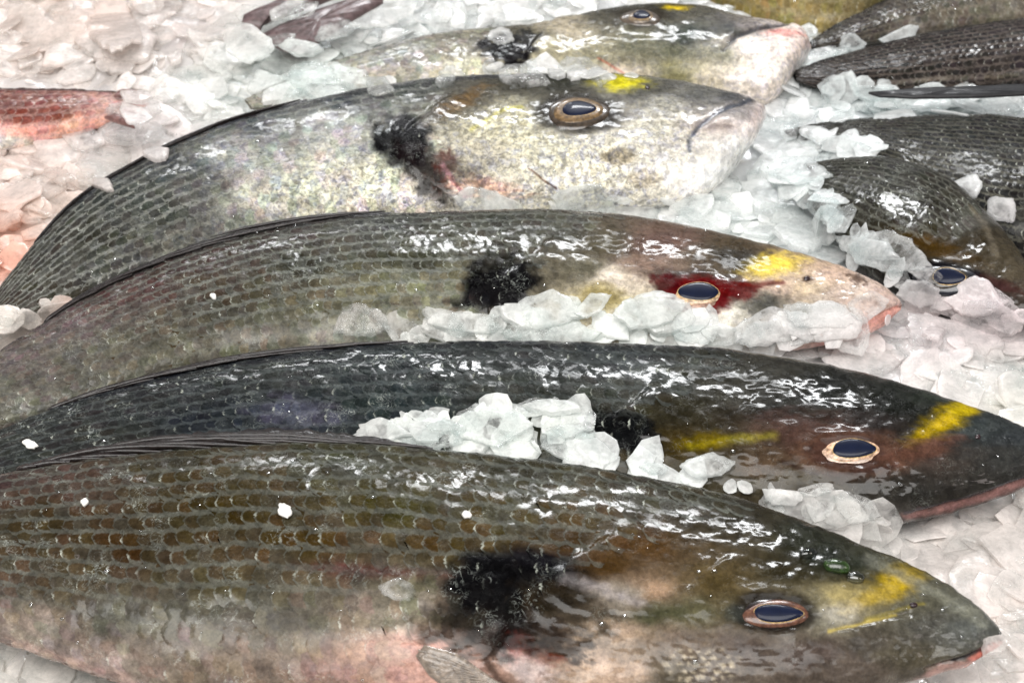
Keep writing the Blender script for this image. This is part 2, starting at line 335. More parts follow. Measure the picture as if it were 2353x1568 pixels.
B = fish(name='sea_bream', label='blackish bream with bright yellow band on its brow and pale ringed eye', group=BREAM,
  z=0.018, tilt=12, b=0.40, res=(520, 170),
  st=[(-80,1030,-60,1150),(60,962,90,1130),(230,905,280,1110),(450,850,500,1110),(700,808,740,1120),(950,788,980,1130),(1200,783,1220,1145),(1450,790,1450,1165),(1650,800,1640,1185),(1820,822,1800,1205),(1970,852,1940,1215),(2110,893,2080,1203),(2240,937,2220,1170),(2350,980,2340,1128),(2420,1020,2410,1095),(2445,1050,2445,1062)],
  cols=[(0,1000,(66,66,64)),(300,920,(58,58,58)),(300,1020,(62,62,58)),(600,850,(56,58,56)),(600,960,(48,52,58)),(450,1000,(44,48,56)),(900,820,(44,50,52)),(900,930,(52,60,60)),(1200,820,(48,50,50)),(1200,900,(58,60,54)),(1400,820,(56,60,62)),(1350,940,(62,64,54)),
    (1500,870,(74,76,70)),(1550,940,(58,54,40)),(1560,1020,(74,62,34)),(1600,1080,(84,78,58)),(1700,860,(62,60,52)),(1900,900,(34,36,32)),(2050,930,(30,32,28)),(1800,940,(58,58,54)),(1800,1000,(96,80,70)),(2000,980,(52,46,44)),
    (2150,900,(66,72,64)),(2250,980,(80,86,86)),(2340,1010,(66,70,72)),(2300,1060,(74,74,72)),(2150,1050,(92,80,74)),(1760,1060,(104,86,70)),(1850,1100,(86,78,62)),(2000,1110,(62,58,52)),(2100,1140,(58,56,52)),(2250,1100,(64,62,58)),(1700,1110,(92,86,72)),(2050,1190,(96,92,88))],
  feats=[('line',[(1590,1025),(1640,1015),(1700,1008),(1780,1000)],13,(196,186,84),0.5,1.2),('blob',1620,1015,60,22,-0.1,(150,130,50),0.6,0.8,0.5),('blob',1415,990,100,52,0.35,(10,11,12),1.0,0.45,0.7),('blob',1460,1010,60,30,0.2,(14,14,16),0.9,0.5,0.7),
    ('blob',2175,962,92,27,-0.52,(210,180,40),0.75,1.2,0.6),('blob',2215,935,40,22,-0.3,(190,170,50),0.7,0.7,0.4),('blob',1860,985,130,40,0.1,(104,78,72),0.6,0.8,0.6),
    ('blob',1950,1042,140,56,0.05,(122,92,78),0.85,0.6,0.25),('blob',1950,1042,100,44,0.03,(86,62,56),0.7,0.4,0.2),('line',[(1800,1060),(1860,1085),(1950,1090),(2060,1070)],8,(60,42,42),0.5,0.7),
    ('blob',2120,1030,90,26,-0.25,(140,100,86),0.6,0.8,0.5),('line',[(2080,1188),(2160,1172),(2250,1148),(2352,1112),(2440,1080)],15,(184,142,138),0.6,0.9),('line',[(2080,1178),(2160,1160),(2250,1135),(2352,1098)],6,(96,96,104),0.6,0.6),
    ('line',[(60,950),(450,846),(900,784),(1300,780),(1700,800)],10,(30,34,44),0.8,0.8),('blob',680,950,110,36,0.05,(128,128,146),0.5,0.9,0.95)],
  steps=[([(1450,925),(1400,960),(1380,1020),(1400,1080)],1,0.0013,12,120),([(1680,960),(1600,1040),(1640,1130)],1,0.0006,16,110)],
  grooves=[([(2445,1078),(2352,1106),(2250,1141),(2160,1166),(2090,1184)],6,-0.0014)],
  bumps=[(1950,1040,110,50,0.0014),(1950,1040,86,38,-0.002)],
  silver=0.18, gloss=1.0, light=(112,120,120), lightmix=0.42, rows=14, colstep=31,
  region=[(-200,700),(1300,700),(1720,780),(1640,860),(1520,900),(1480,960),(1470,1030),(1400,1200),(-200,1200)],
  fade=(1300,1400,0.1),
  eye=dict(sink=0.0003,c=(1950,1040),r=(92,37),pc=(1957,1036),pr=(49,21),iris=(196,160,132),outer=(188,158,136),ir=(62,27)))
C = fish(name='sea_bream', label='grey bream with a bloodshot red ringed eye and striped scales', group=BREAM,
  z=0.016, tilt=12, b=0.40, res=(480, 150),
  st=[(-80,860,-40,1000),(60,765,120,960),(200,683,280,910),(380,600,450,870),(580,537,640,840),(800,497,840,825),(1000,488,1030,815),(1200,481,1220,812),(1400,490,1400,815),(1600,522,1580,815),(1750,557,1720,812),(1880,593,1850,800),(1980,630,1960,780),(2040,665,2030,750),(2072,698,2070,712)],
  cols=[(0,830,(92,68,70)),(150,750,(96,70,72)),(300,670,(88,66,64)),(450,600,(74,60,56)),(650,545,(70,62,58)),(900,510,(66,66,62)),(1150,510,(62,62,54)),(50,920,(96,88,76)),(200,850,(78,66,54)),(350,780,(76,64,44)),(500,700,(60,52,40)),(700,620,(54,54,44)),(950,590,(56,56,42)),(1150,560,(66,64,50)),
    (300,860,(98,88,70)),(500,790,(96,86,62)),(700,720,(100,94,72)),(850,660,(112,110,88)),(1000,660,(128,126,102)),(600,780,(112,100,84)),(750,770,(138,136,124)),
    (1300,540,(78,76,66)),(1400,560,(90,84,66)),(1350,620,(104,100,84)),(1520,560,(112,84,74)),(1500,600,(130,108,96)),(1650,580,(84,72,54)),(1690,600,(58,50,36)),(1420,640,(168,158,146)),(1400,690,(160,150,118)),(1800,600,(150,128,98)),(1900,630,(164,142,128)),(1980,670,(158,144,134)),(2040,690,(160,140,132)),
    (1850,660,(160,144,122)),(1760,660,(166,146,132)),(1680,720,(164,160,150)),(1750,700,(110,108,100)),(1880,720,(150,146,138)),(2030,735,(190,140,130)),(1500,700,(150,146,136)),(1950,770,(180,140,134))],
  feats=[('blob',1150,645,104,70,-0.25,(11,9,11),1.0,0.35,0.5),('blob',1110,690,60,30,-0.1,(22,20,22),0.9,0.5,0.7),('blob',1160,570,70,30,-0.7,(52,50,40),0.6,0.8,0.8),('line',[(860,698),(1000,695),(1080,685)],4,(70,60,58),0.6,0.7),
    ('blob',1380,680,55,30,0,(140,126,80),0.6,0.8,0.6),('blob',1690,590,60,22,0.1,(48,42,32),0.8,0.7,0.5),('blob',1775,610,66,28,-0.2,(214,192,92),0.7,1.0,0.6),('blob',1750,700,50,22,-0.3,(92,92,86),0.6,0.8,0.8),
    ('blob',1605,640,110,20,0.1,(50,36,32),0.8,0.7,0.5),('blob',1605,680,84,44,0.05,(112,18,26),0.95,0.35,0.3),('blob',1690,667,58,22,0.0,(104,14,22),0.85,0.5,0.45),('line',[(1700,655),(1760,650),(1800,648)],7,(120,40,36),0.7,0.8),('blob',1530,652,36,26,0.5,(84,14,22),0.85,0.5,0.6),
    ('blob',1855,640,14,8,0,(80,56,46),0.7,0.6,0.6),('blob',1970,640,24,12,0.4,(104,80,66),0.7,0.7,0.9),('line',[(2070,705),(2030,725),(1960,758),(1880,795)],12,(196,146,138),0.55,0.9),
    ('line',[(0,800),(200,678),(400,588),(600,528),(830,491),(1250,478),(1500,500)],8,(42,38,42),0.7,0.8)],
  steps=[([(1235,572),(1150,640),(1120,700),(1120,760)],1,0.0009,15,110),([(1440,580),(1340,650),(1330,730)],1,0.0006,14,90)],
  grooves=[([(2072,703),(2030,722),(1960,755),(1880,792)],6,-0.0012)],
  bumps=[(1605,680,90,46,0.0007),(1605,680,66,36,-0.0010)],
  silver=0.28, tone=1.28, gloss=0.7, light=(150,154,146), lightmix=0.74, rows=16, colstep=23,
  region=[(-200,400),(1300,400),(1480,480),(1330,530),(1240,570),(1225,620),(1190,690),(1100,720),(1060,900),(-200,1100)],
  fade=(640,820,0.25),
  eye=dict(sink=0.0006,c=(1606,680),r=(64,36),pc=(1602,676),pr=(42,22),iris=(190,160,128),outer=(150,120,104),ir=(52,28)))
D = fish(name='sea_bream', label='silver cream bream with black red blotch, brown eye and closed mouth', group=BREAM,
  z=0.014, tilt=10, b=0.38, res=(480, 150),
  st=[(-60,740,-40,770),(60,578,120,720),(180,455,260,680),(330,365,420,640),(500,290,600,590),(700,233,800,545),(900,192,980,515),(1100,173,1150,500),(1300,168,1320,488),(1450,171,1470,482),(1570,187,1560,470),(1660,206,1640,440),(1715,221,1700,385),(1745,240,1740,320),(1758,262,1757,275)],
  cols=[(0,680,(78,72,66)),(120,560,(72,70,66)),(80,660,(76,72,64)),(250,450,(64,66,64)),(200,560,(66,64,56)),(300,600,(92,88,76)),(400,380,(72,76,78)),(350,480,(70,72,66)),(450,560,(110,106,92)),(430,430,(98,100,94)),(600,280,(92,98,108)),(560,360,(140,144,140)),(600,450,(164,160,136)),(560,540,(130,126,112)),
    (800,220,(72,78,86)),(800,300,(150,150,142)),(750,400,(178,174,146)),(950,200,(70,74,72)),(1000,250,(120,108,86)),(880,260,(132,132,124)),(850,450,(196,192,168)),(1050,480,(206,196,178)),(1100,230,(112,98,66)),(1200,195,(62,58,44)),(1300,185,(52,52,40)),
    (1150,300,(184,176,136)),(1200,260,(174,166,120)),(1100,350,(164,154,130)),(1250,350,(190,184,150)),(1400,340,(196,188,164)),(1350,400,(206,198,174)),(1550,240,(150,146,128)),(1500,300,(176,170,150)),(1620,220,(118,118,106)),(1690,225,(92,96,100)),(1500,210,(104,100,80)),(1550,400,(206,198,180)),
    (1640,300,(150,118,104)),(1690,260,(138,128,126)),(1740,270,(222,184,174)),(1650,400,(244,228,218)),(1700,340,(244,226,216)),(1590,450,(240,222,212)),(1560,330,(186,176,160)),(1700,300,(236,214,204))],
  feats=[('blob',925,325,72,60,0.7,(11,9,11),1.0,0.35,0.55),('blob',975,395,78,40,0.9,(30,20,22),0.9,0.6,0.95),('blob',945,300,50,22,0,(14,12,18),0.9,0.4,0.4),('blob',1000,440,80,22,0.5,(52,48,44),0.55,0.9,0.98),('blob',1020,370,24,36,-0.5,(108,44,34),0.7,0.7,0.8),
    ('line',[(1015,380),(1040,420),(1065,450)],9,(196,150,160),0.8,0.6),('blob',1110,430,90,22,0.15,(186,122,100),0.5,0.9,0.9),('blob',1060,400,60,26,0.3,(96,88,80),0.6,0.8,0.9),
    ('line',[(1205,372),(1240,400),(1272,428)],13,(206,206,206),0.8,0.5),('line',[(1215,388),(1245,412),(1278,434)],3,(120,80,46),0.8,0.5),('blob',1425,190,62,20,-0.05,(208,198,64),0.8,1.1,0.65),
    ('blob',1328,258,112,52,0.05,(62,54,38),0.8,0.7,0.35),('blob',1328,258,96,44,0.03,(40,34,28),0.85,0.35,0.2),('blob',1060,235,70,18,-0.5,(150,112,56),0.5,0.9,0.9),('line',[(1080,300),(1140,262),(1200,248)],7,(196,190,96),0.5,0.8),
    ('line',[(1725,228),(1690,242),(1645,266),(1605,292),(1583,318),(1584,346)],7,(84,94,112),0.7,0.7),('blob',1420,360,42,20,0,(138,128,110),0.7,0.4,0.3),('blob',1480,410,40,22,0,(170,160,146),0.6,0.4,0.3),
    ('line',[(150,480),(330,358),(500,284),(700,228),(950,183),(1300,163)],12,(56,58,62),0.85,0.7)],
  steps=[([(985,255),(950,280),(900,325),(930,380),(1000,440),(1060,480)],1,0.0010,10,100),([(1150,262),(1120,330),(1200,385),(1275,440)],1,0.0006,12,90)],
  grooves=[([(1740,232),(1690,242),(1645,266),(1605,292),(1583,318),(1584,346)],8,-0.0007)],
  bumps=[(1328,258,120,66,-0.0003),(1680,300,60,60,0.0015)],
  silver=0.75, tone=1.1, gloss=0.75, lift=0.4, light=(186,188,180), lightmix=0.66, rows=16, colstep=25,
  region=[(-200,100),(1000,100),(1010,190),(975,262),(990,330),(1010,400),(1010,470),(1010,600),(-200,900)],
  fade=(2000,2100,1.0), silver_pts=[(0,650,0.1),(200,500,0.22),(350,450,0.3),(450,560,0.55),(600,320,0.6),(560,420,0.6),(700,450,0.9),(900,230,0.3),(900,420,1),(1150,300,0.9),(1400,400,1),(1300,190,0.1),(1550,300,0.8),(1680,380,0.15),(1650,300,0.2),(700,240,0.2)],
  eye=dict(c=(1328,258),r=(78,37),pc=(1327,257),pr=(36,18),iris=(112,90,62),outer=(62,52,42),ir=(56,28)))
E = fish(name='sea_bream', label='farthest bream half buried in ice with white chin pointing right', group=BREAM,
  z=0.012, tilt=8, b=0.40, res=(360, 100),
  st=[(560,230,580,250),(700,165,720,240),(850,115,870,235),(1000,78,1020,230),(1130,63,1150,225),(1260,48,1280,225),(1380,22,1400,222),(1500,9,1530,222),(1600,14,1640,228),(1690,36,1720,238),(1770,46,1770,240),(1820,54,1810,205),(1850,78,1845,150),(1862,105,1862,116)],
  cols=[(700,200,(150,146,128)),(900,120,(150,150,142)),(900,200,(164,158,136)),(1050,100,(150,142,122)),(1050,160,(190,182,152)),(1200,80,(124,116,88)),(1250,110,(166,156,118)),(1300,70,(176,160,130)),(1400,40,(112,106,84)),(1350,110,(158,150,112)),(1450,100,(134,132,98)),(1550,120,(124,126,94)),(1400,170,(196,176,156)),(1550,170,(156,148,88)),(1500,15,(70,66,50)),(1600,30,(118,112,90)),(1600,80,(88,96,88)),(1680,70,(104,108,104)),(1720,60,(150,138,132)),(1650,130,(150,148,124)),
    (1720,110,(242,224,214)),(1800,80,(242,222,212)),(1780,160,(244,228,218)),(1700,180,(238,222,210)),(1780,220,(242,222,210)),(1840,100,(240,208,198)),(1620,190,(206,190,160))],
  feats=[('blob',1165,118,66,36,0.2,(22,17,20),1.0,0.45,0.8),('blob',1210,90,30,22,0,(18,16,18),0.9,0.5,0.7),('blob',1550,10,40,14,0.05,(216,190,40),0.9,0.6,0.5),('blob',1470,42,64,26,0,(66,58,48),0.8,0.6,0.4),('line',[(1375,135),(1410,155),(1440,175)],4,(190,104,84),0.6,0.6),('line',[(1810,50),(1740,62),(1690,82),(1662,112)],6,(80,80,86),0.75,0.6),('blob',1800,75,50,9,0.1,(206,110,104),0.6,0.8,0.8),
    ('line',[(1380,20),(1500,6),(1600,10)],9,(70,66,50),0.7,0.7)],
  steps=[([(1270,45),(1230,90),(1190,140),(1200,200)],1,0.0010,8,70)],
  grooves=[([(1810,50),(1740,62),(1690,82),(1662,112)],6,-0.0013)],
  bumps=[(1470,42,52,24,0.0008)], silver=0.5, gloss=0.6, light=(176,174,160), lightmix=0.5, rows=11, colstep=22,
  region=[(500,60),(1120,60),(1110,140),(1080,260),(500,300)], fade=(2000,2100,1), eye=dict(c=(1470,42),r=(46,20),pc=(1473,42),pr=(20,10),iris=(120,104,84),outer=(84,74,64),ir=(30,14)))
F = fish(name='sea_bream', label='olive bream at right edge bending downwards with ice across its eye', group='dark fish on ice at right',
  z=0.014, tilt=6, b=0.40, res=(300, 130),
  st=[(1780,395,1790,420),(1850,378,1850,460),(1920,366,1890,520),(1990,360,1950,590),(2060,364,2010,650),(2130,386,2080,690),(2200,425,2150,715),(2260,480,2220,730),(2310,535,2290,740),(2360,605,2350,745),(2410,670,2405,740),(2440,705,2440,716)],
  cols=[(1900,400,(66,64,54)),(2050,380,(72,70,62)),(2000,450,(58,56,42)),(2100,480,(58,54,38)),(1970,520,(66,58,38)),(2200,480,(76,72,56)),(2250,500,(120,116,104)),(2150,550,(84,66,34)),(2250,570,(82,64,32)),(2050,580,(92,76,46)),(2300,580,(112,96,66)),(2330,620,(128,110,80)),(2100,640,(60,56,50)),(2280,660,(88,66,60)),(2200,690,(80,76,72))],
  feats=[('blob',2170,645,104,46,0.15,(28,28,34),0.95,0.35,0.25),('blob',2300,655,56,14,0.35,(92,50,50),0.5,0.7,0.6),('line',[(2230,480),(2270,530),(2290,590)],11,(166,156,140),0.35,1.0),('blob',2150,570,110,20,0.3,(96,70,28),0.6,0.9,0.6)],
  steps=[([(2120,470),(2060,560),(2050,640)],1,0.0006,10,70)], grooves=[], bumps=[(2170,645,96,42,0.001)],
  silver=0.1, gloss=0.9, light=(128,128,118), lightmix=0.72, rows=19, colstep=22, stripe=True,
  region=[(1700,300),(2150,330),(2260,440),(2240,520),(2150,540),(2060,560),(2000,700),(1700,700)], fade=(2000,2100,1),
  eye=dict(c=(2172,642),r=(78,35),pc=(2178,640),pr=(36,19),iris=(62,56,48),outer=(28,29,35),ir=(48,25)))
G = fish(name='sea_bream', label='charcoal bream behind the olive one with fine diagonal scale lines', group='dark fish on ice at right',
  z=0.008, tilt=4, b=0.36, res=(260, 110),
  st=[(1800,300,1810,310),(1880,284,1900,340),(1980,273,2010,430),(2100,266,2130,520),(2220,264,2250,580),(2352,272,2370,610),(2480,290,2500,620),(2600,340,2620,560),(2700,420,2700,450)],
  cols=[(1850,300,(58,58,60)),(2000,300,(62,60,60)),(2150,300,(56,56,56)),(2300,300,(60,60,60)),(2100,380,(52,50,46)),(2250,400,(50,48,44)),(2340,480,(48,46,46)),(2200,470,(48,46,48))],
  feats=[], steps=[], grooves=[], bumps=[], silver=0.1, gloss=0.45, light=(124,122,110), lightmix=0.72, rows=26, colstep=18, stripe=True,
  region=[(1700,200),(2700,200),(2700,700),(1700,700)], fade=(2000,2100,1), eye=None)
H = fish(name='sea_bass', label='dark brown fish at right with pale lateral line and black fin', group='dark fish on ice at right',
  z=0.010, tilt=6, b=0.42, res=(260, 80),
  st=[(1820,165,1830,185),(1880,142,1890,205),(1960,117,1970,222),(2080,86,2090,228),(2200,62,2210,225),(2350,42,2360,215),(2500,30,2510,200),(2600,40,2600,150)],
  cols=[(1880,160,(46,42,44)),(1980,140,(52,46,46)),(2100,110,(60,50,48)),(2300,70,(74,64,66)),(2050,190,(62,54,44)),(2200,150,(70,58,54)),(2340,130,(78,66,66)),(2300,190,(56,48,42))],
  feats=[('line',[(1950,200),(2050,192),(2150,182),(2352,172)],6,(150,140,128),0.7,0.9),('line',[(1820,160),(1960,112),(2080,80),(2350,36)],10,(26,26,30),0.9,0.6)],
  steps=[], grooves=[], bumps=[], silver=0.12, gloss=0.6, light=(136,124,116), lightmix=0.7, rows=16, colstep=17, stripe=True,
  region=[(1700,-100),(2700,-100),(2700,400),(1700,400)], fade=(2000,2100,1), eye=None)
I_ = fish(name='sea_bass', label='pale bellied striped fish cut off by the top right corner', group='dark fish on ice at right',
  z=0.010, tilt=6, b=0.42, res=(220, 60),
  st=[(1855,100,1865,112),(1900,68,1930,106),(1970,32,2010,96),(2050,-5,2100,84),(2150,-40,2210,74),(2300,-70,2360,60),(2450,-70,2480,30),(2550,-40,2560,-20)],
  cols=[(1880,90,(54,50,50)),(1980,50,(70,62,60)),(2080,10,(96,84,76)),(2200,30,(128,116,96)),(2100,60,(140,128,112)),(2300,30,(150,138,112))],
  feats=[('line',[(1850,100),(1900,62),(1970,28),(2060,-14)],10,(40,40,46),0.9,0.6)], steps=[], grooves=[], bumps=[], silver=0.3, gloss=0.5, light=(160,150,134), lightmix=0.6, rows=11, colstep=16, stripe=True,
  region=[(1700,-200),(2700,-200),(2700,400),(1700,400)], fade=(2000,2100,1), eye=None)
J = fish(name='sea_bream', label='tan yellow fish belly at top edge behind the white chin', group='dark fish on ice at right',
  z=0.006, tilt=4, b=0.34, res=(160, 60),
  st=[(1500,-120,1510,-90),(1600,-140,1620,10),(1720,-150,1740,70),(1850,-150,1860,100),(1980,-140,1980,90),(2100,-120,2080,20),(2200,-90,2190,-60)],
  cols=[(1650,0,(140,126,88)),(1750,10,(156,140,98)),(1850,30,(164,148,108)),(1950,10,(150,134,94)),(2000,0,(130,120,90))],
  feats=[], steps=[], grooves=[], bumps=[], silver=0.25, gloss=0.4, light=(176,164,124), lightmix=0.5, rows=14, colstep=18,
  region=[(1400,-300),(2300,-300),(2300,200),(1400,200)], fade=(2000,2100,1), eye=None)
K = fish(name='red_bream', label='coppery red fish tail end entering from left edge', group=None,
  z=0.010, tilt=6, b=0.42, res=(180, 80),
  st=[(345,214,335,250),(260,211,240,285),(180,208,150,315),(90,206,60,333),(0,205,-30,345),(-120,210,-140,350),(-220,240,-230,320)],
  cols=[(300,230,(132,102,98)),(200,225,(118,84,80)),(100,220,(112,74,70)),(0,225,(106,64,60)),(150,260,(150,88,76)),(50,260,(142,72,64)),(200,280,(166,122,108)),(50,300,(160,104,94)),(20,325,(206,170,160))],
  feats=[('line',[(345,212),(200,206),(0,202)],6,(70,48,50),0.8,0.6)], steps=[], grooves=[], bumps=[], silver=0.35, gloss=0.7, light=(226,190,180), lightmix=0.72, rows=9, colstep=24,
  region=[(-300,100),(400,100),(400,400),(-300,400)], fade=(2000,2100,1), eye=None)

# ------------------------------------------------------------------ painting pigment in the flank's trace coordinates
def idw(px, py, pts, power=3.0, ys=2.0):
    num = 0; den = 0
    wx = (fbm(px/90, py/45, 5)-0.5)*90; wy = (fbm(px/90, py/45, 9)-0.5)*45
    for x, y, c in pts:
        w = 1.0/((px+wx-x)**2+((py+wy-y)*ys)**2+400.0)**(power/2)
        num = num+w[..., None]*np.atleast_1d(c); den = den+w
    return num/den[..., None]
def paint(f, px, py):
    c = idw(px, py, [(x, y, lin(k)) for x, y, k in f['cols']])
    c2 = c*(1-f['lightmix'])+lin(f['light'])*f['lightmix']
    lum = np.clip(c.mean(-1, keepdims=True)*1.5+0.02, 0, 1)
    c2 = np.maximum(c2, c*1.1)
    cov = np.zeros(px.shape)
    for g in f['feats']:
        if g[0] == 'blob':
            _, cx, cy, rx, ry, rot, col, al, soft, warp = g
            wx = (fbm(px/rx*3.2, py/ry*3.2, 21, 5)-0.5)*2.0*warp; wy = (fbm(px/rx*3.2, py/ry*3.2, 33, 5)-0.5)*2.0*warp
            dx, dy = px-cx, (py-cy)
            ca, sa = math.cos(rot), math.sin(rot)
            u = (dx*ca+dy*sa)/rx+wx; v = (-dx*sa+dy*ca)/ry+wy
            a = al*sm(1+soft*0.5, 1-soft*0.7, np.hypot(u, v))
        elif g[0] == 'line':
            _, pts, w, col, al, soft = g
            d, _s = polyd(px+(fbm(px/30, py/20, 4)-0.5)*w*1.6, py+(fbm(px/30, py/20, 8)-0.5)*w*1.2, pts)
            a = al*sm(w*(0.6+soft*0.6), w*(0.6-soft*0.55), d)
        else:
            _, cx, cy, rx, ry, col, al, sp = g
            r = np.hypot((px-cx)/rx, (py-cy)/ry)+0.5*(fbm(px/30, py/20, 27)-0.5)
            jx, jy = px+(fbm(px/26, py/18, 41)-0.5)*sp*2.2, py+(fbm(px/26, py/18, 44)-0.5)*sp*1.6
            row = np.floor(jy/sp*0.9); q = np.hypot(((jx/sp/1.7+row*0.5) % 1-0.5)*1.0, (jy/sp*0.9) % 1-0.5)
            a = al*sm(1.1, 0.6, r)*sm(0.42, 0.2, q)
        col = lin(col)
        c = c*(1-a[..., None])+col*a[..., None]; c2 = c2*(1-a[..., None])+col*a[..., None]
        if g[0] == 'blob' and sum(g[6]) < 200: cov = np.maximum(cov, a)
    lm = c.mean(-1, keepdims=True); c = np.clip(lm+(c-lm)*1.25, 0.002, 1)
    kk = 0.37+0.54*sm(0.12, 0.45, c.mean(-1, keepdims=True))
    kk = kk*f.get('tone', 1.0)
    return c*kk, c2*(kk*0.62+0.26), cov
def relief(f, px, py):
    h = np.zeros(px.shape)
    for pts, sgn, H, w, W in f['steps']:
        d, s = polyd(px, py, pts); sd = d*s*-sgn
        h = h+H*sm(-w*0.3, w, sd)*sm(W, W*0.1, sd)
    for pts, w, H in f['grooves']:
        d, s = polyd(px, py, pts); h = h+H*np.exp(-(d/w)**2)
    for cx, cy, rx, ry, H in f['bumps']:
        h = h+H*np.exp(-(((px-cx)/rx)**2+((py-cy)/ry)**2)**2)
    return h

# ------------------------------------------------------------------ the fish bodies
for f_, kd, kg in ((D, 0.66, 1.10), (E, 0.5, 1.06), (C, 0.2, 1.12), (K, 0.25, 1.5), (F, 0.45, 0.95), (H, 0.6, 0.95), (I_, 0.5, 1.0)):
    f_['cols'] = [(x, y, tuple(min(250, (v*(1-kd)+kd*sum(c)/3)*kg) for v in c)) if max(c)-min(c) < 70 and (c[0] > 90 or f_ in (F, H, I_)) else (x, y, c) for x, y, c in f_['cols']]
def build_surface(f):
    ns, nv = f['res']; st = np.asarray(f['st'], float)
    P = spline(st, ns); T, Bm = P[:, :2], P[:, 2:]
    mid = (T+Bm)/2; L = np.linalg.norm(T-Bm, axis=1); d2 = (T-Bm)/L[:, None]
    zc = f['z']
    C = at(mid[:, 0], mid[:, 1], zc); w0 = at(T[:, 0], T[:, 1], zc)-at(Bm[:, 0], Bm[:, 1], zc)
    a = np.linalg.norm(w0, axis=1)/2; mpp = 2*a/L; w0 = unit(w0)
    ax = np.gradient(C, axis=0)
    for _ in range(3): ax[1:-1] = (ax[:-2]+2*ax[1:-1]+ax[2:])/4
    ax = unit(ax)
    tl = R(f['tilt']); w = w0*math.cos(tl)+np.array([0, 0, 1.0])*math.sin(tl)
    n = unit(np.cross(ax, w)); n *= np.sign(n[:, 2])[:, None]
    u = np.linspace(0, 1, ns)
    rat = f['b']*(1+0.9*sm(0.90, 1.0, u)+0.12*sm(0.6, 0.8, u)-0.25*sm(0.3, 0.0, u))
    vis = np.linspace(-0.25, math.pi+0.35, nv); hid = np.linspace(math.pi+0.35, 2*math.pi-0.25, 26)[1:-1]
    ph = np.concatenate([vis, hid])
    cx = np.cos(ph); sy = np.sin(ph); sy = np.sign(sy)*np.abs(sy)**0.85*(1-0.10*cx)
    for it in range(12):
        V = C[:, None]+(a[:, None]*cx)[..., None]*w[:, None]+((a*rat)[:, None]*sy)[..., None]*n[:, None]
        q = ((proj(V)-mid[:, None])*d2[:, None]).sum(-1)
        hi, lo = q.max(1), q.min(1)
        a = a*np.clip(L/(hi-lo), 0.5, 2.0)
        C = C-w0*((hi+lo)/2*mpp)[:, None]
    ker = np.ones(7)/7
    V = C[:, None]+(a[:, None]*cx)[..., None]*w[:, None]+((a*rat)[:, None]*sy)[..., None]*n[:, None]
    gu = np.gradient(V, axis=0); gv = np.gradient(V, axis=1)
    N = unit(np.cross(gu, gv)); 
    out = V-C[:, None]; sg = np.sign((N*out).sum(-1).mean()); N = N*sg
    pr = proj(V); px, py = pr[..., 0], pr[..., 1]
    h = relief(f, px, py)*np.clip(np.sin(ph), 0, 1)[None, :]**0.4
    h = h+(fbm(px/40, py/22, 2, 3)-0.5)*0.0007
    V = V+N*h[..., None]
    f.update(V=V, N=N, ph=ph, nvis=nv, px=px, py=py, C=C, w=w, n=n, ax=ax)
    m = ns//2; f['base'] = np.array([C[m, 0], C[m, 1], 0.0])
for f in FISH: build_surface(f)

def masks(f, px, py, cov, rnd):
    if 'silver_pts' in f: s = idw(px, py, f['silver_pts'])[..., 0]
    else: s = np.full(px.shape, f['silver'])
    s = s*(1-cov); g = np.full(px.shape, f['gloss'])*(0.25+0.95*sm(0.38, 0.62, fbm(px/110, py/50, 14)))
    return np.stack([np.clip(s, 0, 1), np.clip(g, 0, 1), rnd], -1)

# occluders for visibility and placing loose ice
def coarse(f, su=6, sv=6):
    V = f['V'][::su, ::sv]; nu, nv = V.shape[:2]
    return V.reshape(-1, 3), grid_faces(nu, nv, True)

BED_Z = 0.004
def bed_h(x, y):
    return BED_Z+0.010*(fbm(x*28, y*28, 3, 3)-0.5)+0.006*(fbm(x*110, y*110, 6, 3)-0.5)
bx = np.concatenate([np.linspace(-0.9, -0.30, 24)[:-1], np.linspace(-0.30, 0.30, 260), np.linspace(0.30, 0.9, 24)[1:]])
by = np.concatenate([np.linspace(-0.55, -0.20, 18)[:-1], np.linspace(-0.20, 0.40, 260), np.linspace(0.40, 1.1, 24)[1:]])
BX, BY = np.meshgrid(bx, by, indexing='ij'); BZ = bed_h(BX, BY)
bedV = np.stack([BX, BY, BZ], -1).reshape(-1, 3); bedF = grid_faces(len(bx), len(by))

PINK = [(60,60,(232,212,202)),(200,30,(240,216,204)),(400,60,(230,214,208)),(250,150,(222,210,204)),(60,420,(230,208,198)),(40,600,(226,150,124)),(20,560,(232,176,152)),(120,500,(230,204,190)),(300,420,(224,214,208)),(500,200,(214,212,208)),(700,150,(208,212,208)),(300,300,(222,210,208)),(40,730,(232,220,210)),(60,1530,(240,232,224)),
        (900,60,(206,204,202)),(1100,30,(206,204,202)),(1300,470,(206,204,200)),(1800,300,(206,206,206)),(2000,240,(208,212,212)),(1900,450,(206,210,210)),(1700,520,(210,210,208)),(1400,760,(212,214,210)),(1100,1000,(206,208,204)),(1500,1080,(202,204,202)),(2000,590,(212,212,212)),(2150,760,(230,216,216)),(2300,700,(226,208,210)),(2250,880,(230,222,218)),(2330,930,(214,208,200)),(1950,820,(222,214,212)),(2000,1180,(218,212,208)),(2250,1250,(238,226,220)),(2330,1350,(238,224,218)),(2330,1500,(238,224,217)),(2150,1560,(236,222,215))]
def stain_at(P):
    p = proj(P); c = idw(p[..., 0], p[..., 1], [(x, y, (lin(k)/lin(k).max())**0.6) for x, y, k in PINK], 3.0, 1.6)
    return np.clip(c/np.maximum(1.0, c.max(-1, keepdims=True)), 0, 1)
bed = add('ice_bed', mesh('ice_bed', bedV, bedF, M_BED, cols={'stain': stain_at(bedV)})); bed['kind'] = 'structure'

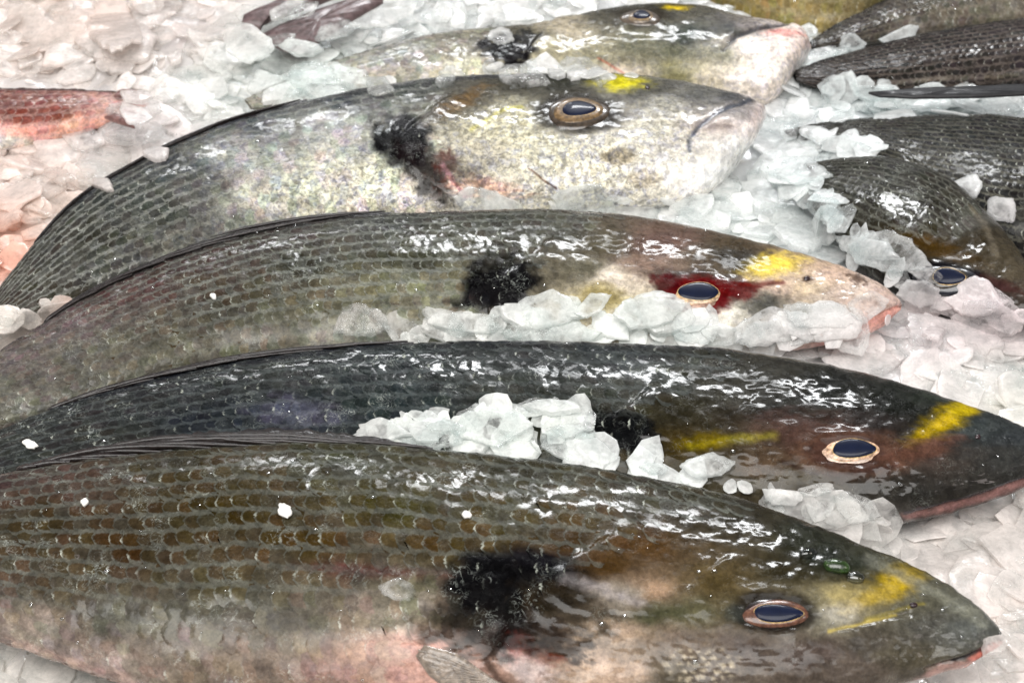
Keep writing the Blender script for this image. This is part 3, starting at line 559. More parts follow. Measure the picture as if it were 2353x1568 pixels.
occV, occF, base_i, owner = [], [], 0, []
for i, f in enumerate(FISH):
    v, q = coarse(f); occV.append(v); occF.append(q+base_i); base_i += len(v); owner += [i]*len(q)
fishV = np.concatenate(occV); fishF = np.concatenate(occF)
BVH_FISH = BVHTree.FromPolygons(fishV.tolist(), fishF.tolist())
allV = np.concatenate([fishV, bedV]); allF = np.concatenate([fishF, bedF+len(fishV)])
BVH_ALL = BVHTree.FromPolygons(allV.tolist(), allF.tolist())
owner = np.array(owner+[-1]*len(bedF))
def hit(px, py):
    d = ray(px, py); p, nrm, idx, t = BVH_ALL.ray_cast(Vector(CAM), Vector(unit(d)))
    if p is None: return None
    nn = np.array(nrm); dd = unit(d)
    if nn@dd > 0: nn = -nn
    return np.array(p), nn, int(owner[idx])

# ------------------------------------------------------------------ build meshes: body, scales, eyes, fins
def ellipsoid_dome(o, n, cx, cy, rx, ry, h, rings=8, seg=40, r0=0.0, lift=0.0, rot=0.0, drop=0.0):
    """a shallow dome on the tangent plane; radii are given in trace units, turned to world size there"""
    th = np.linspace(0, 2*np.pi, seg, endpoint=False); rr = np.linspace(r0, 1, rings)
    c, s = math.cos(rot), math.sin(rot)
    tw = (th+np.pi) % (2*np.pi)-np.pi; dr = 1+drop*np.exp(-(tw/0.5)**2)
    rx = rx*dr; ry = ry*dr
    rx = rx*(1+0.05*np.cos(2*th+cx)+0.045*np.cos(3*th+cy)); ry = ry*(1+0.05*np.cos(2*th+cx)+0.045*np.cos(3*th+cy))
    gx = cx+(rr[:, None]*np.cos(th)*rx*c-rr[:, None]*np.sin(th)*ry*s); gy = cy+(rr[:, None]*np.cos(th)*rx*s+rr[:, None]*np.sin(th)*ry*c)
    P = on_plane(gx, gy, o, n)+n*(lift+h*np.sqrt(np.clip(1-rr**2, 0, 1)))[:, None, None]
    return P.reshape(-1, 3), grid_faces(rings, seg, True), rr
def eye_material(name, outer, iris, rim):
    m = plain(name, outer, 0.18, 1.0, 0.4, 900, bump=0.15); return m
def build_eye(f, root):
    e = f['eye']; cx, cy = e['c']
    p, n, _ = hit(cx, cy)
    n = unit(0.6*n+0.4*unit(f['n'][int(len(f['n'])*0.8)]))
    off = f['base']; p = p-n*e.get('sink', 0.0)
    mo = plain('eye_outer', e['outer'], 0.3, 0.7, 0.6, 700, bump=0.1)
    mi = plain('iris_tone', e['iris'], 0.3, 0.5, 0.6, 900, bump=0.1)
    mr = plain('pupil_rim', (186, 156, 104), 0.3, 0.4, 0.5, 900, bump=0.1)
    V, F_, _ = ellipsoid_dome(p, n, cx, cy, e['r'][0], e['r'][1], 0.0016, rings=14, seg=56, lift=-0.0005)
    eye = add('eye', mesh('eye', V-off, F_, mo), root)
    px_, py_ = e['pc']
    ex, ey = cx*0.3+px_*0.7, cy*0.3+py_*0.7
    # each ring follows the dome: heights are measured off the same base plane
    V, F_, _ = ellipsoid_dome(p, n, ex, ey, e['ir'][0]*1.02, e['ir'][1]*1.04, 0.00095, rings=12, seg=56, lift=0.00050)
    add('iris', mesh('iris', V-off, F_, mi), eye)
    V, F_, _ = ellipsoid_dome(p, n, px_, py_, e['pr'][0]*1.03, e['pr'][1]*1.055, 0.0005, rings=8, seg=56, lift=0.00118, drop=0.12)
    add('pupil_rim', mesh('pupil_rim', V-off, F_, mr), eye)
    V, F_, _ = ellipsoid_dome(p, n, px_, py_, e['pr'][0], e['pr'][1], 0.00062, rings=10, seg=56, lift=0.00126, drop=0.12)
    add('pupil', mesh('pupil', V-off, F_, M_PUPIL), eye)
    if not e.get('cornea'): return
    V, F_, _ = ellipsoid_dome(p, n, cx, cy, e['r'][0]*1.02, e['r'][1]*1.03, 0.0026, rings=14, seg=56, lift=-0.0004)
    add('cornea', mesh('cornea', V-off, F_, M_CORNEA), eye)

def sample(f, uu, vv):
    """surface point and normal at fractional grid coordinates"""
    V, N = f['V'], f['N']; ns, nv = V.shape[0], f['nvis']
    uu = np.clip(uu, 0, ns-1.001); vv = np.clip(vv, 0, nv-1.001)
    i = uu.astype(int); j = vv.astype(int); a = (uu-i)[..., None]; b = (vv-j)[..., None]
    g = lambda A: (A[i, j]*(1-a)+A[i+1, j]*a)*(1-b)+(A[i, j+1]*(1-a)+A[i+1, j+1]*a)*b
    return g(V), unit(g(N))
NU, NQ = 7, 5
def build_scales(f, root):
    V = f['V'][:, :f['nvis']]; ns, nv = V.shape[:2]
    # arc length along the flank's middle, and across it
    midrow = V[:, nv//2]; sl = np.concatenate([[0], np.cumsum(np.linalg.norm(np.diff(midrow, axis=0), axis=1))])
    cs = np.linalg.norm(np.diff(V, axis=1), axis=2).mean(0); tl = np.concatenate([[0], np.cumsum(cs)]); tl /= tl[-1]
    m = ns//2; mpp = np.linalg.norm(V[m+1, nv//2]-V[m, nv//2])/max(np.linalg.norm(proj(V[m+1, nv//2])-proj(V[m, nv//2])), 1e-6)
    step = f['colstep']*mpp; rows = f['rows']
    L = sl[-1]; ncol = int(L/step)
    rr, cc = np.meshgrid(np.arange(-1, rows+1), np.arange(1, ncol-1), indexing='ij')
    rr, cc = rr.ravel(), cc.ravel(); n = len(rr)
    jit = RNG.normal(0, 0.085, (n, 2)); big = RNG.uniform(0.86, 1.14, (n, 1, 1))
    s_c = (cc+0.5*(rr % 2)+jit[:, 0])*step; t_c = (rr+0.5+jit[:, 1]*0.6+0.30*(vn(s_c/step/5.0, rr*0.35, 12)-0.5)+0.12*(vn(s_c/step/1.7, rr*0.8, 15)-0.5))/rows
    rnd = RNG.random(n)
    p = np.linspace(0, 1, NU); q = np.linspace(-1, 1, NQ)
    pp, qq = np.meshgrid(p, q, indexing='ij')            # p: 0 root (towards the head) .. 1 free edge (towards the tail)
    wid = np.sqrt(np.clip(1-np.clip((pp-0.45)/0.55, 0, 1)**2.6, 0.03, 1))*(0.8+0.2*sm(0, 0.45, pp))
    ln = 1.75*(1+0.10*(RNG.random(n)-0.5)); wd = 0.66
    S = s_c[:, None, None]+step*big*ln[:, None, None]*(0.45-pp)*1.0
    Tt = t_c[:, None, None]+big*(wd/rows)*qq*wid
    uu = np.interp(S, sl, np.arange(ns)); vv = np.interp(np.clip(Tt, 0, 1), tl, np.arange(nv))
    Q, N = sample(f, uu, vv)
    rag = 1+(RNG.random((n, NU, NQ))-0.5)*0.16*(pp > 0.6)
    S = S+step*(RNG.random((n, NU, NQ))-0.5)*0.20*(pp > 0.6)
    uu = np.interp(S, sl, np.arange(ns)); Q, N = sample(f, uu, vv)
    lift = (-0.00012+0.00042*pp**1.3+0.00010*(1-qq**2)*wid)[None]*(0.8+0.5*rnd[:, None, None])
    edge = np.where(pp > 0.98, -0.00010, 0.0)[None]
    lift = lift*np.clip(step/0.0042, 0.4, 1.1)*f.get('lift', 0.95)
    Q = Q+N*(lift+edge)[..., None]
    ctr = Q[:, NU*2//3, NQ//2]; pc = proj(ctr)
    keep = inside(pc[:, 0]+RNG.normal(0, 8, n), pc[:, 1]+RNG.normal(0, 5, n), f['region'])
    vd = unit(CAM-ctr); nn = N[:, NU//2, NQ//2]; facing = (vd*nn).sum(1)
    keep &= facing > -0.25
    inframe = (pc[:, 0] > 0) & (pc[:, 0] < PW) & (pc[:, 1] > 0) & (pc[:, 1] < PH)
    keep &= (pc[:, 0] > -150) & (pc[:, 0] < PW+150) & (pc[:, 1] > -120) & (pc[:, 1] < PH+150)
    idx = np.nonzero(keep)[0]
    area = np.zeros(n)
    for i in idx:
        if not inframe[i] or facing[i] < 0.05: continue
        d = ctr[i]+nn[i]*0.0015-CAM; dist = np.linalg.norm(d)
        h = BVH_FISH.ray_cast(Vector(CAM), Vector(d/dist), dist-0.004)
        if h[0] is None: area[i] = facing[i]/dist**2
    order = idx[np.argsort(-area[idx])]
    single = [i for i in order[:300] if area[i] > 0]; single_set = set(single)
    rest = np.array([i for i in idx if i not in single_set], int)
    Pj = proj(Q); c1, c2, cov = paint(f, Pj[..., 0], Pj[..., 1])
    # belly: softer contrast below the fade line
    y0, y1, mn = f['fade']
    if y0 < 1990:
        k = (1-(1-mn)*sm(y0, y1, Pj[..., 1]))[..., None]; av = c1*0.5+c2*0.5; c1 = av+(c1-av)*k; c2 = av+(c2-av)*k
    tint = 0.78+0.5*rnd[:, None, None, None]
    hue = 1+(RNG.random((n, 1, 1, 3))-0.5)*0.16
    c1 = c1*tint*hue; c2 = c2*(0.9+0.2*rnd[:, None, None, None])
    mk = masks(f, Pj[..., 0], Pj[..., 1], cov, np.broadcast_to(rnd[:, None, None], cov.shape))
    F0 = grid_faces(NU, NQ); uv0 = np.stack([pp, (qq+1)/2], -1).reshape(-1, 2); k = NU*NQ
    off = f['base']; Q = Q-off
    for i in single:
        add('scale', mesh('scale', Q[i].reshape(-1, 3), F0, M_SCALE, cols={'pig': c1[i].reshape(-1, 3), 'pig2': c2[i].reshape(-1, 3), 'mask': mk[i].reshape(-1, 3)}, uv=uv0), root)
    if len(rest):
        Fr = (F0[None]+(np.arange(len(rest))*k)[:, None, None]).reshape(-1, 4)
        o = add('small_scales', mesh('small_scales', Q[rest].reshape(-1, 3), Fr, M_SCALE, cols={'pig': c1[rest].reshape(-1, 3), 'pig2': c2[rest].reshape(-1, 3), 'mask': mk[rest].reshape(-1, 3)}, uv=np.tile(uv0, (len(rest), 1))), root)
        o['kind'] = 'stuff'
def fin_spines(f, root, u0, u1, count, length, rise, name='dorsal_fin', rad=0.0006, mat=None):
    """a folded spiny fin: a low membrane with overlapping spines lying back along the ridge"""
    mat = mat or M_FIN
    V = f['V']; ns = V.shape[0]; off = f['base']
    pr = f['py']; jr = np.argmin(f['py'][:, :f['nvis']], axis=1) if f['w'][ns//2, 1] > 0 else np.argmax(f['py'][:, :f['nvis']], axis=1)
    i0, i1 = int(u0*ns), int(u1*ns); ii = np.arange(i0, i1)
    ridge = V[ii, jr[ii]]; ker = np.ones(15)/15
    rp = np.pad(ridge, ((7, 7), (0, 0)), 'edge'); ridge = np.stack([np.convolve(rp[:, c], ker, 'valid') for c in range(3)], 1)
    wv = f['w'][ii]; s = np.linspace(0, 1, len(ii)); prof = np.sin(np.pi*np.clip(s*0.97+0.015, 0, 1))**1.1
    lv = np.array([-0.0012, 0.35, 1.0])
    hh = rise*prof*(0.8+0.4*vn(s*60, s*0, 3))
    P = np.stack([ridge-wv*0.0015-f['n'][ii]*0.0006, ridge+wv*(hh*0.5)[:, None]+f['n'][ii]*0.0006, ridge+wv*hh[:, None]], 1)
    P2 = P-f['n'][ii][:, None]*0.0006
    G = np.concatenate([P, P2[:, ::-1]], 1)
    fin = add(name, mesh(name, G.reshape(-1, 3)-off, grid_faces(len(ii), 6, True), mat), root)
    for k in range(count):
        a = int((k+0.8)/count*(len(ii)-1)); b = max(0, a-int(length*ns*random.uniform(0.7, 1.0))); m_ = 10
        if a-b < 8: continue
        jj = np.linspace(a, b, m_).astype(int); t = np.linspace(0, 1, m_)
        r_ = random.uniform(0.7, 1.2)
        Q = ridge[jj]+wv[jj]*(rise*(-0.25+1.15*np.sin(np.pi*0.5*t)*r_)*prof[jj])[:, None]+f['n'][jj]*(0.0008*(1-t)+random.uniform(-0.0003, 0.0005))[:, None]
        v_, q_ = tube(Q-off, rad*np.sin(np.pi*(0.06+0.92*t))**0.7+0.00006, 6)
        add('spine', mesh('spine', v_, q_, mat), fin)

for f in FISH:
    root = thing(f['name'], f['label'], 'fish', f['base'], f['group']); f['root'] = root
    px, py = f['px'], f['py']
    c1, c2, cov = paint(f, px, py)
    mk = masks(f, px, py, cov, np.zeros(px.shape))
    nu, nv = f['V'].shape[:2]
    V = f['V'].reshape(-1, 3); F_ = grid_faces(nu, nv, True)
    caps = np.concatenate([V, V[:nv].mean(0, keepdims=True), V[-nv:].mean(0, keepdims=True)])
    tail = [[len(V), (j+1) % nv, j, j] for j in range(nv)]; nose = [[len(V)+1, (nu-1)*nv+j, (nu-1)*nv+(j+1) % nv, (nu-1)*nv+(j+1) % nv] for j in range(nv)]
    pc = lambda A, k: np.concatenate([A.reshape(-1, k), A[:1].reshape(-1, k)[:1], A[-1:].reshape(-1, k)[:1]])
    me = mesh('body', V-f['base'], F_, M_SKIN, cols={'pig': c1.reshape(-1, 3), 'mask': mk.reshape(-1, 3)})
    add('body', me, root)
    build_scales(f, root)
    if f['eye']: build_eye(f, root)
fin_spines(A, A['root'], 0.06, 0.43, 12, 0.22, 0.0044, rad=0.0007)
fin_spines(B, B['root'], 0.08, 0.40, 9, 0.2, 0.0018, rad=0.0005)
fin_spines(C, C['root'], 0.09, 0.46, 10, 0.2, 0.0026, rad=0.0005)
fin_spines(D, D['root'], 0.10, 0.45, 7, 0.2, 0.0008, rad=0.0004)

# a membrane of any traced outline laid on a tilted plane with real thickness and ray ridges
def traced_fin(name, root, off, outline, o, n, mat, thick=0.0007, ribs=None, seg=8):
    pts = np.asarray(outline, float); m = len(pts); c = pts.mean(0)
    fine = []
    for i in range(m):
        for t in np.linspace(0, 1, seg, endpoint=False): fine.append(pts[i]*(1-t)+pts[(i+1) % m]*t)
    fine = np.array(fine); k = len(fine); rings = [1.0, 0.75, 0.5, 0.25, 0.02]
    top = []
    for r in rings:
        g = c+(fine-c)*r; P = on_plane(g[:, 0], g[:, 1], o, n)
        hgt = thick*(0.35+0.65*(1-r**3))+min(0.0005, thick*0.14)*np.sin(g[:, 1]*0.55+g[:, 0]*0.1)*(1-r**4)
        top.append(P+n*hgt[:, None])
    g = fine; bot = on_plane(g[:, 0], g[:, 1], o, n)-n*thick*0.3
    G = np.stack([bot]+top, 0)
    return add(name, mesh(name, G.reshape(-1, 3)-off, grid_faces(len(rings)+1, k, True), mat), root)
UPZ = np.array([0, 0, 1.0])
# pectoral fin of the nearest bream, fanned flat on its belly below the blotch
p, n, _ = hit(1100, 1540)
pf = traced_fin('pectoral_fin', A['root'], A['base'], [(1165,1580),(1115,1545),(1050,1500),(975,1480),(955,1505),(985,1550),(1050,1600)], p+n*0.0006, n, M_FINPALE, 0.0004)
for k in range(7):
    a = np.linspace(0, 1, 8); tx, ty = 960+k*14, 1492+k*16
    gx = 1160+(tx-1160)*a; gy = 1578+(ty-1578)*a-10*np.sin(a*np.pi)
    v_, q_ = tube(on_plane(gx, gy, p+n*0.0009, n)-A['base'], 0.0004*(1-0.6*a), 6)
    add('fin_ray', mesh('fin_ray', v_, q_, M_FINPALE), pf)
# black anal fin under the dark fish at right
p, n, _ = hit(2200, 214); n = unit(0.7*n+0.5*UPZ)
traced_fin('anal_fin', H['root'], H['base'], [(1995,214),(2100,205),(2250,200),(2400,194),(2400,216),(2250,224),(2100,226),(2020,222)], at(2200, 214, 0.018), UPZ, plain('fin_black', (20,19,22), 0.5, 0.1, 0.3, 600), 0.0012)
# tail lobes of the red fish
for pl in ([(335,215),(300,222),(262,222),(270,212),(320,211)], [(240,270),(270,282),(310,294),(300,284),(262,262)]):
    traced_fin('tail_lobe', K['root'], K['base'], pl, at(300, 240, 0.0145), UPZ, plain('fin_red', (120,88,84), 0.3, 0.5, 0.4, 700), 0.0014)
# forked tail poking out of the ice at the top
base = at(690, 60, 0.0)
lt = thing('fish_tail', 'purplish brown forked fish tail poking out of ice at the top edge', 'fish', base)
mt = plain('fin_mauve', (98, 82, 82), 0.45, 0.2, 0.4, 500)
traced_fin('tail_lobe', lt, base, [(555,62),(560,40),(605,20),(660,0),(760,-36),(800,-20),(720,14),(650,36),(605,54),(598,68)], at(650, 30, 0.016), unit(np.array([0.05, -0.15, 1])), mt, 0.003)
traced_fin('tail_lobe', lt, base, [(600,84),(640,62),(715,30),(800,2),(880,-34),(880,6),(800,52),(740,92),(695,118),(655,118),(632,106)], at(720, 60, 0.014), unit(np.array([0.05, -0.2, 1])), mt, 0.0022)
# nostrils
for f, x, y, r in ((A, 2098, 1389, 9), (B, 2246, 1003, 7), (C, 1853, 640, 7), (D, 1487, 202, 6)):
    p, n, _ = hit(x, y); V, F_, _ = ellipsoid_dome(p, n, x, y, r, r*0.75, 0.0004, rings=5, seg=16, lift=0.0001)
    add('nostril', mesh('nostril', V-f['base'], F_, M_NOSTRIL), f['root'])

# ------------------------------------------------------------------ loose ice
def flake_outline(k, seed, jag=0.05, corners=None):
    g = np.random.default_rng(seed); m = corners or int(g.integers(6, 10))
    ta = np.sort((np.arange(m)+g.uniform(-0.32, 0.32, m))/m*2*np.pi); rad = g.uniform(0.74, 1.12, m)
    cx, cy = np.cos(ta)*rad, np.sin(ta)*rad
    u = np.linspace(0, m, k, endpoint=False); i = u.astype(int); t = u-i
    t = t*0.85+0.15*(t*t*(3-2*t))
    x = cx[i]*(1-t)+cx[(i+1) % m]*t; y = cy[i]*(1-t)+cy[(i+1) % m]*t
    th = np.linspace(0, 2*np.pi, k, endpoint=False); j = 1+g.normal(0, jag, k)*0.6
    for w_ in (4, 7, 12): j = j+g.normal(0, jag*0.5)*np.sin(w_*th+g.uniform(0, 6.28))
    r = np.hypot(x, y); bulge = 1+0.10*(1-r)
    return x*j*bulge, y*j*bulge
def flake_shape(k, seed, jag=0.05):
    """unit flake: x, y in -1..1 and a height share: 1 the top's middle, 0 the rim, -1 the underside"""
    g = np.random.default_rng(seed+991); x, y = flake_outline(k, seed, jag, int(g.integers(5, 9)))
    rings = [(0.0, 1.0), (0.4, 1.0), (0.72, 0.97), (0.90, 0.88), (0.985, 0.50), (1.0, -0.1), (0.96, -0.7), (0.6, -0.9)]
    X = np.array([r*x for r, h in rings]); Y = np.array([r*y for r, h in rings])
    H = np.array([np.full(k, h) for r, h in rings])
    H = H+0.28*(fbm(X*2.2+seed % 97, Y*2.2+seed % 89, 2, 3)-0.5)*(np.array([1, 1, 1, 0.9, 0.6, 0.3, 0.3, 0.3])[:, None])
    return np.stack([X, Y, H], -1).reshape(-1, 3), grid_faces(len(rings), k, True)
def ice_flake(px, py, rx, ry, rot, thick, seed, lift=0.0, hitpt=None, lean=None):
    h = hitpt or hit(px, py)
    if h is None: return None
    p, n, ow = h
    g = np.random.default_rng(seed)
    n = unit(0.75*n+0.25*UPZ+np.array([g.normal(0, .12), g.normal(0, .10)-0.05, 0]))
    if lean is not None: n = unit(n+np.asarray(lean))
    S, F_ = flake_shape(44, seed, 0.04)
    o = p+n*(lift+thick*0.3)
    c, s = math.cos(rot), math.sin(rot)
    gx = px+S[:, 0]*rx*c-S[:, 1]*ry*s; gy = py+S[:, 0]*rx*s+S[:, 1]*ry*c
    V = on_plane(gx, gy, o, n)+n*(S[:, 2]*thick)[:, None]
    V = V-n*(((S[:, 0]**2+S[:, 1]**2)-0.4)*thick*g.uniform(-0.1, 0.6))[:, None]
    return V, F_, p
def put_flake(spec, label, group=None):
    V, F_, p = spec; off = V.mean(0)
    o = add('ice_flake', sharp_mesh('ice_flake', V-off, F_, M_ICE, cols={'stain': np.concatenate([stain_at(V), np.full((len(V), 1), 0.0 if 'clear melting' in label else random.random()*(0.62 if group is None else 1.0))], 1)})); o.location = off
    return tag(o, label, 'ice', group)
BIG = [
 (825,737,68,42,0.05,'rounded ice flake on the striped flank, leftmost one on the bloodshot eyed bream'),
 (1250,712,88,46,0.05,'jagged ice flake just right of the black blotch on the bloodshot eyed bream'),
 (1490,716,82,46,-0.1,'ice flake touching the left side of the bloodshot eye'),
 (1075,742,105,26,0.05,'long flat ice flake below the black blotch of the bloodshot eyed bream'),
 (1360,700,50,24,-0.6,'thin clear ice flake leaning on the cheek between two bigger flakes'),
 (1640,768,105,30,0.0,'flat ice flake just under the bloodshot eye'),
 (1880,722,115,44,0.02,'wedge shaped ice flake across the mouth of the bloodshot eyed bream'),
 (1990,700,52,40,-0.3,'upright ice flake at the snout of the bloodshot eyed bream'),
 (1790,760,70,28,0.1,'small ice flake left of the wedge shaped flake'),
 (1300,772,120,28,0.0,'broad flat ice flake lying along the black back of the yellow browed bream'),
 (875,988,72,34,-0.05,'leftmost ice flake lying on the yellow browed bream'),
 (1010,1000,64,36,-0.2,'ice flake on the yellow browed bream beside the dorsal fin tip'),
 (1125,980,100,52,0.1,'largest ice flake in the heap on the yellow browed bream'),
 (1310,1016,82,48,0.25,'rounded ice flake beside the black blotch of the yellow browed bream'),
 (1265,936,68,20,0.05,'thin ice flake topping the heap on the yellow browed bream'),
 (1624,1068,72,36,-0.15,'lens shaped ice flake alone under the yellow cheek streak'),
 (1505,1075,36,16,0.1,'small ice flake left of the lens shaped one'),
 (1875,1125,52,14,-0.15,'sliver of ice under the jowl of the yellow browed bream'),
 (1965,1165,58,38,0.2,'lumpy ice flake between the two nearest heads'),
 (1800,1140,60,22,0.1,'wet clear ice flake on the nape between the two nearest heads'),
 (2035,580,98,56,0.15,'large round ice flake left of the olive bream at right edge'),
 (1895,480,56,44,0.4,'ice flake under the tail end of the olive bream at right edge'),
 (1740,450,95,42,0.1,'big ice flake below the chin of the silver cream bream'),
 (1790,500,120,30,0.2,'broad ice flake behind the bloodshot eyed bream'),
 (1830,390,80,40,0.05,'ice flake between the silver chin and the olive bream'),
 (1940,330,66,26,0.05,'ice flake beside the tail of the charcoal bream'),
 (1875,307,50,20,0.2,'oval ice flake on the tail of the charcoal bream'),
 (2130,632,44,20,0.25,'clear chip of ice lying across the eye at right edge'),
 (2115,672,56,34,0.1,'squarish ice flake below the eye at right edge'),
 (2190,780,130,56,0.25,'big ice flake right of the bloodshot eyed bream snout'),
 (1985,835,110,44,-0.1,'broad ice flake on the nape of the yellow browed bream'),
 (2270,730,90,42,0.1,'pinkish ice flake near the right edge above the yellow brow'),
 (2270,880,110,46,0.0,'white ice flake above the yellow brow at right edge'),
 (2160,880,70,32,-0.3,'ice flake touching the yellow brow from above'),
 (1150,82,32,24,0.1,'small square ice chip by the blotch of the farthest bream'),
 (1960,100,36,24,0.0,'rounded ice flake between the two striped fish at top right'),
 (2060,82,60,16,-0.35,'long ice flake between the two striped fish at top right'),
 (1880,130,60,22,-0.3,'ice flake beside the white chin of the farthest bream'),
 (1880,225,70,24,-0.1,'ice flake left of the black fin at right'),
 (2000,212,66,20,0.05,'ice flake under the dark brown fish at right'),
 (2150,236,66,22,-0.1,'ice flake against the black fin at right'),
 (2270,240,80,18,0.05,'ice flake between black fin and charcoal bream'),
 (2265,228,44,16,-0.2,'small upright ice flake under the black fin'),
 (2225,430,42,30,-0.2,'grey ice flake on the charcoal bream'),
 (2300,480,46,34,0.6,'clear ice flake on the charcoal bream near the right edge'),
 (275,292,52,28,0.0,'oval ice flake on the red fish tail'),
 (570,100,78,44,0.3,'large ice flake under the forked tail at top'),
 (370,90,110,32,0.0,'wide white ice flake at upper left'),
 (590,35,56,26,0.1,'ice flake against the tip of the forked tail'),
 (870,40,80,26,-0.2,'ice flake across the forked tail at top'),
 (700,24,46,15,-0.3,'small clear flake between the lobes of the forked tail'),
 (775,70,60,26,-0.25,'ice flake over the lower lobe of the forked tail'),
 (690,112,52,20,0.1,'pale ice flake under the lower lobe of the forked tail'),
 (310,262,50,24,0.1,'ice flake between the lobes of the red tail'),
 (318,222,44,16,0.1,'clear flake lying over the tip of the red tail'),
 (660,20,60,18,-0.4,'clear ice flake lying over the upper lobe of the forked tail'),
 (640,92,40,15,-0.2,'wet ice flake lying over the lower lobe of the forked tail'),
 (60,1535,130,46,0.25,'ice flake in the bottom left corner'),
 (915,1352,52,26,0.1,'clear melting ice flake on belly of the nearest bream'),
 (2120,1235,74,36,0.2,'ice flake in front of the yellow browed bream jaw'),
 (2270,1225,80,30,-0.1,'pinkish ice flake under the pink lip at right'),
 (2170,1545,80,24,-0.3,'ice flake under the jaw of the nearest bream'),
]
used = []
for i, (x, y, rx, ry, rot, lab) in enumerate(BIG):
    s = ice_flake(x, y, rx, ry, rot, random.uniform(0.0006, 0.0010), 100+i, lift=0.0175 if 'lobe' in lab or 'forked' in lab else 0.0125 if 'red tail' in lab else 0.0022)
    if s: put_flake(s, lab); used.append((x, y, rx))
REG = [  # outline, how many single flakes, label shared by flakes nothing tells apart, mean radius
 ([(0,0),(560,0),(560,200),(330,200),(0,200)], 34, 'pinkish white ice flake in the bed above the red fish', 52),
 ([(340,220),(560,90),(900,180),(700,230),(420,320),(160,470),(0,600),(0,340),(200,330)], 42, 'white ice flake in the bed between red fish and silver cream bream', 48),
 ([(620,120),(1100,20),(1350,0),(1350,20),(1100,60),(850,105),(660,210)], 20, 'grey white ice flake heaped over the back of the farthest bream', 42),
 ([(700,215),(900,175),(1040,190),(1120,150),(1300,155),(1450,175),(1500,180),(1020,172),(740,220)], 12, 'ice flake between the two farthest breams', 40),
 ([(1330,440),(1580,465),(1700,400),(1780,260),(1860,280),(1900,400),(1950,500),(2080,620),(2040,640),(1700,530),(1500,490),(1060,478),(1060,465)], 34, 'ice flake filling the gap right of the silver cream bream', 48),
 ([(880,740),(1100,720),(1420,690),(1560,735),(1760,730),(2060,720),(2060,790),(1700,798),(1300,778),(760,800)], 26, 'ice flake on the belly of the bloodshot eyed bream', 46),
 ([(2070,660),(2352,690),(2352,940),(2200,900),(1900,820),(1860,800),(2050,760)], 26, 'pinkish ice flake right of the bloodshot eyed bream', 56),
 ([(830,1000),(900,960),(1120,930),(1330,930),(1400,1020),(1360,1060),(1000,1030)], 10, 'ice flake in the heap on the yellow browed bream', 40),
 ([(1380,1052),(1500,1062),(1600,1100),(1750,1122),(1900,1150),(2060,1205),(2080,1270),(1750,1150),(1450,1085)], 9, 'wet ice flake wedged between the two nearest breams', 34),
 ([(2090,1235),(2200,1215),(2352,1185),(2352,1568),(2100,1568),(2220,1530),(2300,1450),(2200,1340),(2060,1260)], 30, 'pinkish ice flake in front of the nearest bream snout', 58),
 ([(0,1490),(220,1560),(0,1568)], 3, 'ice flake below the belly of the nearest bream', 50),
 ([(0,690),(180,690),(90,745),(0,800)], 5, 'ice flake under the tail of the silver cream bream', 36),
 ([(1860,200),(2000,190),(2352,235),(2352,262),(1900,280),(1800,290)], 10, 'ice flake in the row below the black fin', 34)]
sd = 1000; LOOSE = []
for poly, cnt, lab, mr in REG:
    P_ = np.array(poly); lo, hi_ = P_.min(0), P_.max(0); k = 0; tries = 0
    while k < cnt and tries < 4000:
        tries += 1; x, y = random.uniform(lo[0], hi_[0]), random.uniform(lo[1], hi_[1])
        if not inside(np.array([x]), np.array([y]), poly)[0]: continue
        rx = mr*(0.40+1.45*random.random()**1.5); ry = rx*random.uniform(0.36, 0.72)
        s = ice_flake(x, y, rx, ry, random.gauss(0, 0.25), random.uniform(0.0005, 0.0009)+rx*0.000009, sd, lift=random.uniform(0.0, 0.0018)); sd += 1
        if s: LOOSE.append((s, lab, x, y, rx, ry)); k += 1
MARKS = [('forked tail', 640, 70), ('red fish', 150, 250), ('red fish tail tip', 330, 230), ('farthest bream blotch', 1165, 118), ('farthest bream eye', 1470, 42), ('white chin', 1780, 170), ('silver bream back', 500, 280),
    ('silver bream tail', 60, 640), ('silver bream blotch', 930, 340), ('silver bream eye', 1328, 258), ('silver bream mouth', 1610, 320), ('silver bream chin', 1640, 450), ('black fin', 2200, 212), ('charcoal bream tail', 1880, 290), ('olive bream back', 1960, 400),
    ('olive bream eye', 2172, 642), ('bloodshot eye', 1606, 680), ('bloodshot bream blotch', 1150, 645), ('bloodshot bream snout', 2060, 690), ('yellow brow', 2180, 950), ('pale ringed eye', 1950, 1040), ('yellow cheek streak', 1700, 1008), ('dark blotch beside the ice heap', 1415, 990),
    ('pink lip', 2250, 1150), ('nearest snout', 2300, 1460), ('green bead', 1922, 1300), ('bottom left corner', 0, 1568), ('bottom right corner', 2352, 1568), ('top left corner', 0, 0), ('left edge', 0, 430), ('dorsal fin tip', 890, 1012)]
def words_for(x, y, rx, ry):
    size = 'large' if rx > 66 else 'small' if rx < 42 else 'middling'
    shape = 'long' if ry/rx < 0.48 else 'rounded' if ry/rx > 0.60 else 'angular'
    nm, mx_, my = min(MARKS, key=lambda m: math.hypot(m[1]-x, (m[2]-y)*1.6))
    dx, dy = x-mx_, (y-my)*1.6
    side = ('right of' if dx > 0 else 'left of') if abs(dx) > abs(dy) else ('below' if dy > 0 else 'above')
    return f'{size} {shape} ice flake {side} the {nm}'
bins = {}
for q in LOOSE: bins.setdefault(words_for(*q[2:]), []).append(q)
ORD = ['leftmost', 'second', 'third', 'fourth', 'fifth', 'sixth', 'seventh', 'eighth', 'ninth', 'tenth', 'eleventh', 'twelfth']
